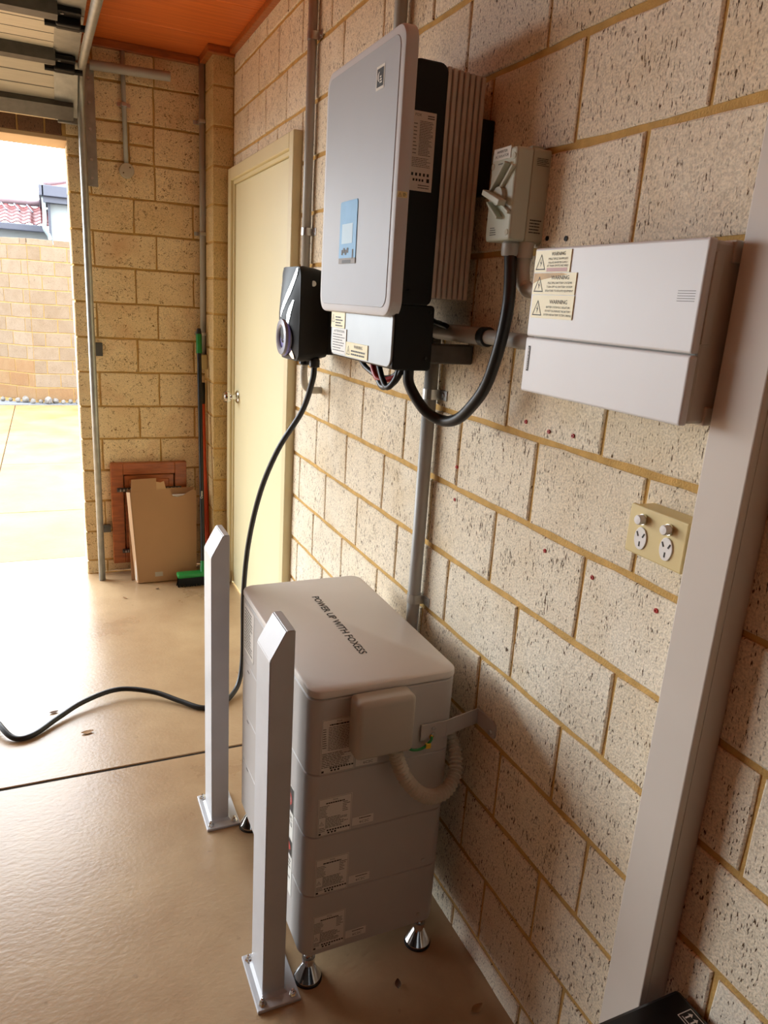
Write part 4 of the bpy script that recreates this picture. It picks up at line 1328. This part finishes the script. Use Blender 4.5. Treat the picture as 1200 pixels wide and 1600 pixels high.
# earth lead with yellow tag
bm = nb(); tube(bm, spline([(-0.205, 1.213, 0.60), (-0.185, 1.208, 0.583), (-0.160, 1.206, 0.582), (-0.140, 1.208, 0.595), (-0.135, 1.212, 0.603)], 6), 0.003, 8); ew = part('earth_lead', bm, 'green', BT, True)
part('lead_tag', rbox(-0.152, -0.140, 1.203, 1.209, 0.580, 0.592, 0.001), 'tag', ew)
bm = nb(); lathe(bm, (-0.134, 1.2225, 0.600), [(0.006, 0), (0.006, -0.008), (0.003, -0.011)], 'y', 10); part('earth_bolt', bm, 'brass', BT)
for zz in (0.420, 0.2675, 0.112):
    bm = nb(); lathe(bm, (-0.123, 1.2225, zz), [(0.005, 0), (0.005, -0.002), (0.003, -0.002)], 'y', 10); part('screw', bm, 'steel', BT)

# rating labels on the near end
YB = 1.2212
for k, z0 in enumerate((0.557, 0.4035, 0.2505, 0.099)):
    hgt = 0.128 if k == 0 else 0.094
    par = mods[3 - k]
    lb = plate(par, 'rating_label', (-0.387, 1.2218, z0), rx, up, NY, 0.076, hgt, 0.0004, 'label_white')
    bm = nb()
    for a in (0.0012,):
        quad(bm, (-0.387, YB, z0), rx, up, a, 0.0745, a, a + 0.0008); quad(bm, (-0.387, YB, z0), rx, up, a, 0.0745, hgt - 0.0022, hgt - 0.0014)
        quad(bm, (-0.387, YB, z0), rx, up, a, a + 0.0008, a, hgt - 0.0014); quad(bm, (-0.387, YB, z0), rx, up, 0.0738, 0.0746, a, hgt - 0.0014)
    part('label_border', bm, 'fine_ink', lb, kind='stuff')
    t_ = text('FOX', None, (-0.349, YB, z0 + hgt - 0.009), rx, up, 0.0042, 'black_ink', 'CENTER'); child_of(t_, lb)
    fine_lines(lb, (-0.370, YB, z0 + hgt - 0.0150), rx, up, 0.042, 0.004, 1, 15 + k, 'black_ink', t=0.8, jit=0.0)
    if k == 0:
        fine_lines(lb, (-0.372, YB, z0 + 0.054), rx, up, 0.056, 0.056, 15, 21, 'grey_ink', t=0.35, jit=0.15)
        fine_lines(lb, (-0.384, YB, z0 + 0.060), rx, up, 0.010, 0.048, 9, 22, 'grey_ink', t=0.4)
        fine_lines(lb, (-0.384, YB, z0 + 0.014), rx, up, 0.066, 0.036, 9, 23, 'grey_ink', t=0.4)
    else:
        fine_lines(lb, (-0.384, YB, z0 + 0.046), rx, up, 0.022, 0.030, 8, 31 + k, 'grey_ink', t=0.4)
        fine_lines(lb, (-0.332, YB, z0 + 0.052), rx, up, 0.018, 0.026, 6, 41 + k, 'grey_ink', t=0.4, jit=0.6)
        fine_lines(lb, (-0.370, YB, z0 + 0.018), rx, up, 0.052, 0.028, 9, 51 + k, 'grey_ink', t=0.45)
        fine_lines(lb, (-0.384, YB, z0 + 0.010), rx, up, 0.018, 0.012, 3, 61 + k, 'grey_ink', t=0.4)
    tri_sign(lb, (-0.3835, YB - 0.0001, z0 + (0.036 if k == 0 else 0.028)), rx, up, 0.010)
    bm = nb()
    for i in range(9):
        quad(bm, (-0.366 + i * 0.006, YB, z0 + 0.0105), rx, up, 0, 0.0042, 0, 0.0038)
    for i in range(3):
        quad(bm, (-0.364 + i * 0.0075, YB, z0 + 0.0045), rx, up, 0, 0.0045, 0, 0.0042)
    quad(bm, (-0.384, YB, z0 + 0.0035), rx, up, 0, 0.005, 0, 0.005)
    part('symbols', bm, 'black_ink', lb, kind='stuff')
    sl = plate(par, 'serial_label', (-0.308, 1.2218, z0 + (0.003 if k == 0 else 0.008)), rx, up, NY, 0.050, 0.0205, 0.0004, 'label_white')
    fine_lines(sl, (-0.292, YB, z0 + (0.016 if k == 0 else 0.021)), rx, up, 0.028, 0.005, 1, 71 + k, 'black_ink', jit=0)
    t_ = text('6C2C', None, (-0.291, YB, z0 + (0.0065 if k == 0 else 0.0115)), rx, up, 0.0062, 'black_ink', width=0.022); child_of(t_, sl)
# stickers on the long front face (-x)
XB = -0.4122
sk = plate(mods[3], 'safety_sticker', (XB, 1.77, 0.585), rt, up, NX, 0.095, 0.135, 0.0004, 'label_white')
fine_lines(sk, (XB - 0.0008, 1.764, 0.592), rt, up, 0.082, 0.12, 14, 81, 'grey_ink', t=0.4)
hw = plate(BT, 'danger_sticker', (XB, 1.40, 0.18), rt, up, NX, 0.092, 0.285, 0.0004, 'white_sign')
bm = nb(); quad(bm, (XB - 0.0008, 1.398, 0.40), rt, up, 0, 0.088, 0, 0.062); quad(bm, (XB - 0.0008, 1.398, 0.285), rt, up, 0, 0.088, 0, 0.042); part('dark_band', bm, 'black_ink', hw)
bm = nb()
for v0, w_, h_ in ((0.408, 0.074, 0.044), (0.292, 0.074, 0.028)):
    for i in range(20):
        pass
    f_ = [(-0.5 * 1, 0)]
    O = Vector((XB - 0.0012, 1.354, v0 + h_ / 2))
    bm.faces.new([bm.verts.new(O + Vector((0, -1, 0)) * (w_ / 2 * math.cos(a)) + Vector((0, 0, 1)) * (h_ / 2 * math.sin(a))) for a in [i * PI / 10 for i in range(20)]])
part('red_oval', bm, 'red', hw, kind='stuff')
sign_text(hw, [('DANGER', 0.2455, 0.012, 0.06)], (XB - 0.0016, 1.40, 0.18), rt, up, 0.046, 'white_ink')
sign_text(hw, [('ELECTRIC', 0.200, 0.010, 0.080), ('WIRES', 0.183, 0.010, 0.080)], (XB - 0.0008, 1.40, 0.18), rt, up, 0.046)
fine_lines(hw, (XB - 0.0008, 1.394, 0.19), rt, up, 0.08, 0.085, 9, 91, 'grey_ink', t=0.4)
for yy, zz in ((1.735, 0.535), (1.735, 0.385), (1.735, 0.235)):
    bm = nb(); quad(bm, (XB, yy, zz), rt, up, 0, 0.02, 0, 0.0045); part('latch_slot', bm, 'grey_ink', BT)

# ------------------------------------------------------------------ bollards
def bollard(x0, x1, y0, px0, px1, py0, py1, label):
    t = thing('bollard', label, 'bollard', ((x0 + x1) / 2, y0 + 0.05, 0), 'white steel bollards in front of the battery')
    y1 = y0 + 0.098
    bm = nb()
    prof = [(x0, 0.008), (x1, 0.008), (x1, 0.890), (x0 + 0.032, 0.890), (x0, 0.830)]
    loft(bm, [[(x, y0, z) for x, z in prof], [(x, y1, z) for x, z in prof]])
    bmesh.ops.bevel(bm, geom=bm.edges[:], offset=0.002, segments=2, affect='EDGES')
    part('post', bm, 'post', t)
    bm = nb(); box(bm, px0, px1, py0, py1, 0.0, 0.008, 0.002)
    bp_ = part('base_plate', bm, 'post', t)
    for bx in (px0 + 0.014, px1 - 0.014):
        for by in (py0 + 0.016, py1 - 0.016):
            bm = nb(); lathe(bm, (bx, by, 0.008), [(0.0095, 0), (0.0095, 0.0015), (0.0068, 0.0016), (0.0068, 0.007), (0.0038, 0.0075), (0.0038, 0.014), (0.0, 0.0145)], 'z', 6)
            part('anchor_bolt', bm, 'chrome', bp_)
    bm = nb(); loft(bm, [[(x0 - 0.006, y0 - 0.006, 0.008), (x1 + 0.006, y0 - 0.006, 0.008), (x1 + 0.006, y1 + 0.006, 0.008), (x0 - 0.006, y1 + 0.006, 0.008)],
                         [(x0, y0, 0.015), (x1, y0, 0.015), (x1, y1, 0.015), (x0, y1, 0.015)]])
    part('weld', bm, 'post', bp_)
    return t


bollard(-0.497, -0.447, 1.226, -0.515, -0.417, 1.196, 1.348, 'nearer white steel bollard with chamfered top, before the battery end')
bollard(-0.490, -0.441, 1.826, -0.508, -0.412, 1.798, 1.960, 'farther white steel bollard with chamfered top, toward the garage opening')

# ------------------------------------------------------------------ far corner clutter
HT = thing('timber_hatch', 'varnished timber framed hatch on the far brick wall behind the carton', 'hatch', (-0.397, 3.99, 0.06))
bm = nb()
for (x0, x1, z0, z1) in ((-0.591, -0.529, 0.06, 0.612), (-0.265, -0.203, 0.06, 0.612), (-0.529, -0.265, 0.550, 0.612), (-0.529, -0.265, 0.06, 0.122)):
    box(bm, x0, x1, 3.962, 4.0, z0, z1, 0.003)
part('frame', bm, 'timber', HT)
bm = nb(); box(bm, -0.524, -0.270, 3.972, 3.995, 0.127, 0.545, 0.003); pnl = part('panel', bm, 'timber', HT)
bm = nb(); box(bm, -0.500, -0.294, 3.966, 3.974, 0.150, 0.522, 0.004); part('raised_field', bm, 'timber', pnl)
for (x0, x1, z) in ((-0.562, -0.480, 0.470), (-0.320, -0.232, 0.468), (-0.545, -0.478, 0.130)):
    bm = nb()
    box(bm, x0, x1, 3.955, 3.963, z - 0.011, z + 0.011, 0.002)
    cyl(bm, (x0 + 0.004, 3.951, z), (x1 - 0.004, 3.951, z), 0.006, n=8)
    l_ = part('bolt_latch', bm, 'galv_dark', HT)
    for i in range(4):
        bm = nb(); lathe(bm, (x0 + 0.016 + i * (x1 - x0 - 0.03) / 3, 3.951, z), [(0.008, -0.003), (0.008, 0.003)], 'x', 8); part('latch_knob', bm, 'steel', l_)

CB = thing('cardboard_box', 'flat brown cardboard carton with torn top leaning in the corner', 'box', (-0.335, 3.83, 0))
tilt = Matrix.Rotation(math.radians(-9), 4, 'X')


def lean(bm):
    bmesh.ops.transform(bm, matrix=Matrix.Translation((0, 3.785, 0.004)) @ tilt, verts=bm.verts[:])
    return bm


front = [(-0.487, 0.0), (-0.184, 0.0), (-0.170, 0.475), (-0.185, 0.487), (-0.215, 0.470), (-0.245, 0.452), (-0.270, 0.448), (-0.292, 0.452), (-0.305, 0.480), (-0.312, 0.492), (-0.372, 0.490), (-0.508, 0.482)]
bm = nb(); loft(bm, [[(x, 0.0, z) for x, z in front], [(x, 0.004, z) for x, z in front]]); part('front_panel', lean(bm), 'card', CB)
bm = nb(); loft(bm, [[(-0.487, 0.0, 0), (-0.508, 0.0, 0.482), (-0.520, 0.062, 0.478), (-0.497, 0.062, 0)], [(-0.483, 0.0, 0), (-0.504, 0.0, 0.482), (-0.516, 0.062, 0.478), (-0.493, 0.062, 0)]]); part('side_panel', lean(bm), 'card_edge', CB)
bm = nb(); loft(bm, [[(-0.184, 0.004, 0), (-0.170, 0.004, 0.475), (-0.170, 0.062, 0.478), (-0.184, 0.062, 0)], [(-0.188, 0.004, 0), (-0.174, 0.004, 0.475), (-0.174, 0.062, 0.478), (-0.188, 0.062, 0)]]); part('side_panel', lean(bm), 'card', CB)
bm = nb(); box(bm, -0.515, -0.172, 0.062, 0.066, 0.0, 0.492); part('back_panel', lean(bm), 'card', CB)
bm = nb(); box(bm, -0.49, -0.184, 0.004, 0.062, 0.0, 0.004); part('bottom_panel', lean(bm), 'card', CB)
bm = nb(); loft(bm, [[(-0.502, 0.001, 0.484), (-0.376, 0.001, 0.488), (-0.374, 0.001, 0.552), (-0.498, 0.001, 0.548)], [(-0.502, 0.005, 0.484), (-0.376, 0.005, 0.488), (-0.374, 0.005, 0.552), (-0.498, 0.005, 0.548)]]); part('top_flap', lean(bm), 'card', CB)
bm = nb(); loft(bm, [[(-0.376, 0.003, 0.488), (-0.325, 0.003, 0.490), (-0.335, 0.003, 0.535), (-0.352, 0.003, 0.528), (-0.376, 0.003, 0.533)], [(-0.376, 0.005, 0.488), (-0.325, 0.005, 0.490), (-0.335, 0.005, 0.535), (-0.352, 0.005, 0.528), (-0.376, 0.005, 0.533)]]); part('torn_flap', lean(bm), 'card_edge', CB)
bm = nb(); box(bm, -0.495, -0.182, 0.012, 0.055, 0.01, 0.458, 0.004); part('foam_insert', lean(bm), 'white', CB)
bm = nb(); box(bm, -0.40, -0.360, -0.0006, 0.0, 0.028, 0.052); part('tape_mark', lean(bm), 'bat_cover', CB)

BR = thing('broom', 'green and black push broom leaning in the far corner', 'broom', (-0.165, 3.70, 0))
bm = nb(); cyl(bm, (-0.162, 3.715, 0.085), (-0.142, 3.905, 1.205), 0.0115, n=12); smooth_by_angle(part('handle', bm, 'rubber', BR))
bm = nb(); cyl(bm, (-0.1425, 3.90, 1.195), (-0.1405, 3.917, 1.290), 0.0150, n=12); smooth_by_angle(part('grip', bm, 'green', BR))
bm = nb(); cyl(bm, (-0.1405, 3.917, 1.288), (-0.1400, 3.922, 1.318), 0.0145, 0.010, n=12); smooth_by_angle(part('end_cap', bm, 'rubber', BR))
t_ = text('Oates', None, (-0.157, 3.747, 0.46), (0.018, 0.17, 1), (-1, 0, 0), 0.012, 'white_ink', name='brand_mark'); child_of(t_, BR)
hd_ = part('head', rbox(-0.300, -0.030, 3.675, 3.735, 0.048, 0.072, 0.010, 3), 'green', BR)
bm = nb(); cyl(bm, (-0.163, 3.705, 0.066), (-0.1615, 3.722, 0.125), 0.018, 0.014, n=12); smooth_by_angle(part('socket', bm, 'green', hd_))
bm = nb()
rr = random.Random(5)
for i in range(54):
    for j in range(6):
        bx = -0.294 + i * 0.0049; by = 3.680 + j * 0.010
        sx = rr.uniform(-0.004, 0.004) - (0.006 if i < 3 else 0); sy = rr.uniform(-0.004, 0.004)
        loft(bm, [[(bx, by, 0.05), (bx + 0.004, by, 0.05), (bx + 0.002, by + 0.006, 0.05)], [(bx + sx, by + sy, 0.0), (bx + 0.004 + sx, by + sy, 0.0), (bx + 0.002 + sx, by + 0.006 + sy, 0.0)]], False, False)
part('bristles', bm, 'bristle', hd_, kind='stuff')

OT = thing('orange_handled_tool', 'orange long-handled tool with black grip standing beside the broom', 'tool', (-0.10, 3.86, 0))
bm = nb(); tube(bm, [(-0.122, 3.925, 0.935), (-0.118, 3.915, 0.6), (-0.108, 3.90, 0.3), (-0.100, 3.885, 0.12), (-0.098, 3.88, 0.0)], [0.0125, 0.013, 0.0145, 0.016, 0.016], 12); part('handle', bm, 'orange', OT, True)
bm = nb(); tube(bm, [(-0.122, 3.925, 0.932), (-0.120, 3.93, 1.0), (-0.119, 3.932, 1.042)], [0.0135, 0.0135, 0.012], 12); part('grip', bm, 'rubber', OT, True)

# ------------------------------------------------------------------ black carton in the near corner
BC = thing('black_carton', 'glossy black shipping carton at the foot of the cable duct', 'box', (-0.25, 0.36, 0))
bm = nb(); box(bm, -0.50, -0.012, 0.08, 0.604, 0.0, 0.508, 0.006); part('carton_body', bm, 'carton_black', BC)
Zt = 0.5086


def icon(cx, cy, kind_):
    bm = nb()
    s = 0.0135
    O = Vector((cx, cy, Zt)); U = Vector((0, -1, 0)); V = Vector((1, 0, 0))
    def q_(u0, u1, v0, v1):
        bm.faces.new([bm.verts.new(O + U * u + V * v) for u, v in ((u0, v0), (u1, v0), (u1, v1), (u0, v1))])
    t = 0.0013
    q_(-s, s, -s, -s + t); q_(-s, s, s - t, s); q_(-s, -s + t, -s + t, s - t); q_(s - t, s, -s + t, s - t)
    if kind_ == 0:
        q_(-0.009, 0.009, -0.009, -0.0075)
        for c in (-0.005, 0.005):
            q_(c - 0.0012, c + 0.0012, -0.006, 0.004)
            bm.faces.new([bm.verts.new(O + U * u + V * v) for u, v in ((c - 0.004, 0.003), (c + 0.004, 0.003), (c, 0.009))])
    else:
        q_(-0.006, 0.006, -0.010, -0.008); q_(-0.001, 0.001, -0.008, 0.0)
        bm.faces.new([bm.verts.new(O + U * u + V * v) for u, v in ((-0.001, -0.001), (0.001, -0.001), (0.006, 0.004), (0.006, 0.010), (-0.006, 0.010), (-0.006, 0.004))])
    return part('handling_symbol', bm, 'white_ink', BC, kind='stuff')


icon(-0.034, 0.556, 0)
icon(-0.031, 0.522, 1)
bm = nb(); quad(bm, (-0.085, 0.545, Zt), (0.95, -0.3, 0), (0.3, 0.95, 0), 0, 0.02, 0, 0.004); part('tape_scrap', bm, 'yellow_sign', BC)

# ------------------------------------------------------------------ bits on the floor
def leaf(x, y, s, rz, label, m='leaf'):
    bm = nb()
    rows = []
    for i in range(7):
        t = i / 6; w = s * 0.28 * math.sin(PI * min(1, t * 0.9 + 0.06))
        rows.append([bm.verts.new((s * (t - 0.5), w * k, 0.002 + 0.12 * s * (t - 0.5) ** 2 * 2 + abs(k) * 0.05 * s)) for k in (-1, 0, 1)])
    for a, b in zip(rows[:-1], rows[1:]):
        for k in range(2): bm.faces.new((a[k], a[k + 1], b[k + 1], b[k]))
    o = obj('dry_leaf', bm, m, smooth=True)
    o.location = (x, y, 0.0); o.rotation_euler = (0, 0, rz)
    tag(o, label, 'leaf', 'dry leaves on the garage floor')


leaf(-0.058, 1.036, 0.035, 0.3, 'curled dry leaf on the floor below the battery, by the wall')
leaf(-0.198, 1.155, 0.026, 1.2, 'dark crumpled leaf on the floor in front of the battery feet', 'dark')
leaf(-0.402, 3.69, 0.022, 0.5, 'dark leaf scrap on the floor in front of the cardboard carton', 'dark')
leaf(-0.57, 3.61, 0.024, 2.2, 'leaf scrap on the floor near the garage track foot')
leaf(-0.905, 2.60, 0.03, 0.2, 'leaf scrap on the floor beside the charging cable loop', 'dark')
leaf(-0.80, 2.43, 0.04, 0.1, 'slim dry leaf on the floor between cable and control joint')
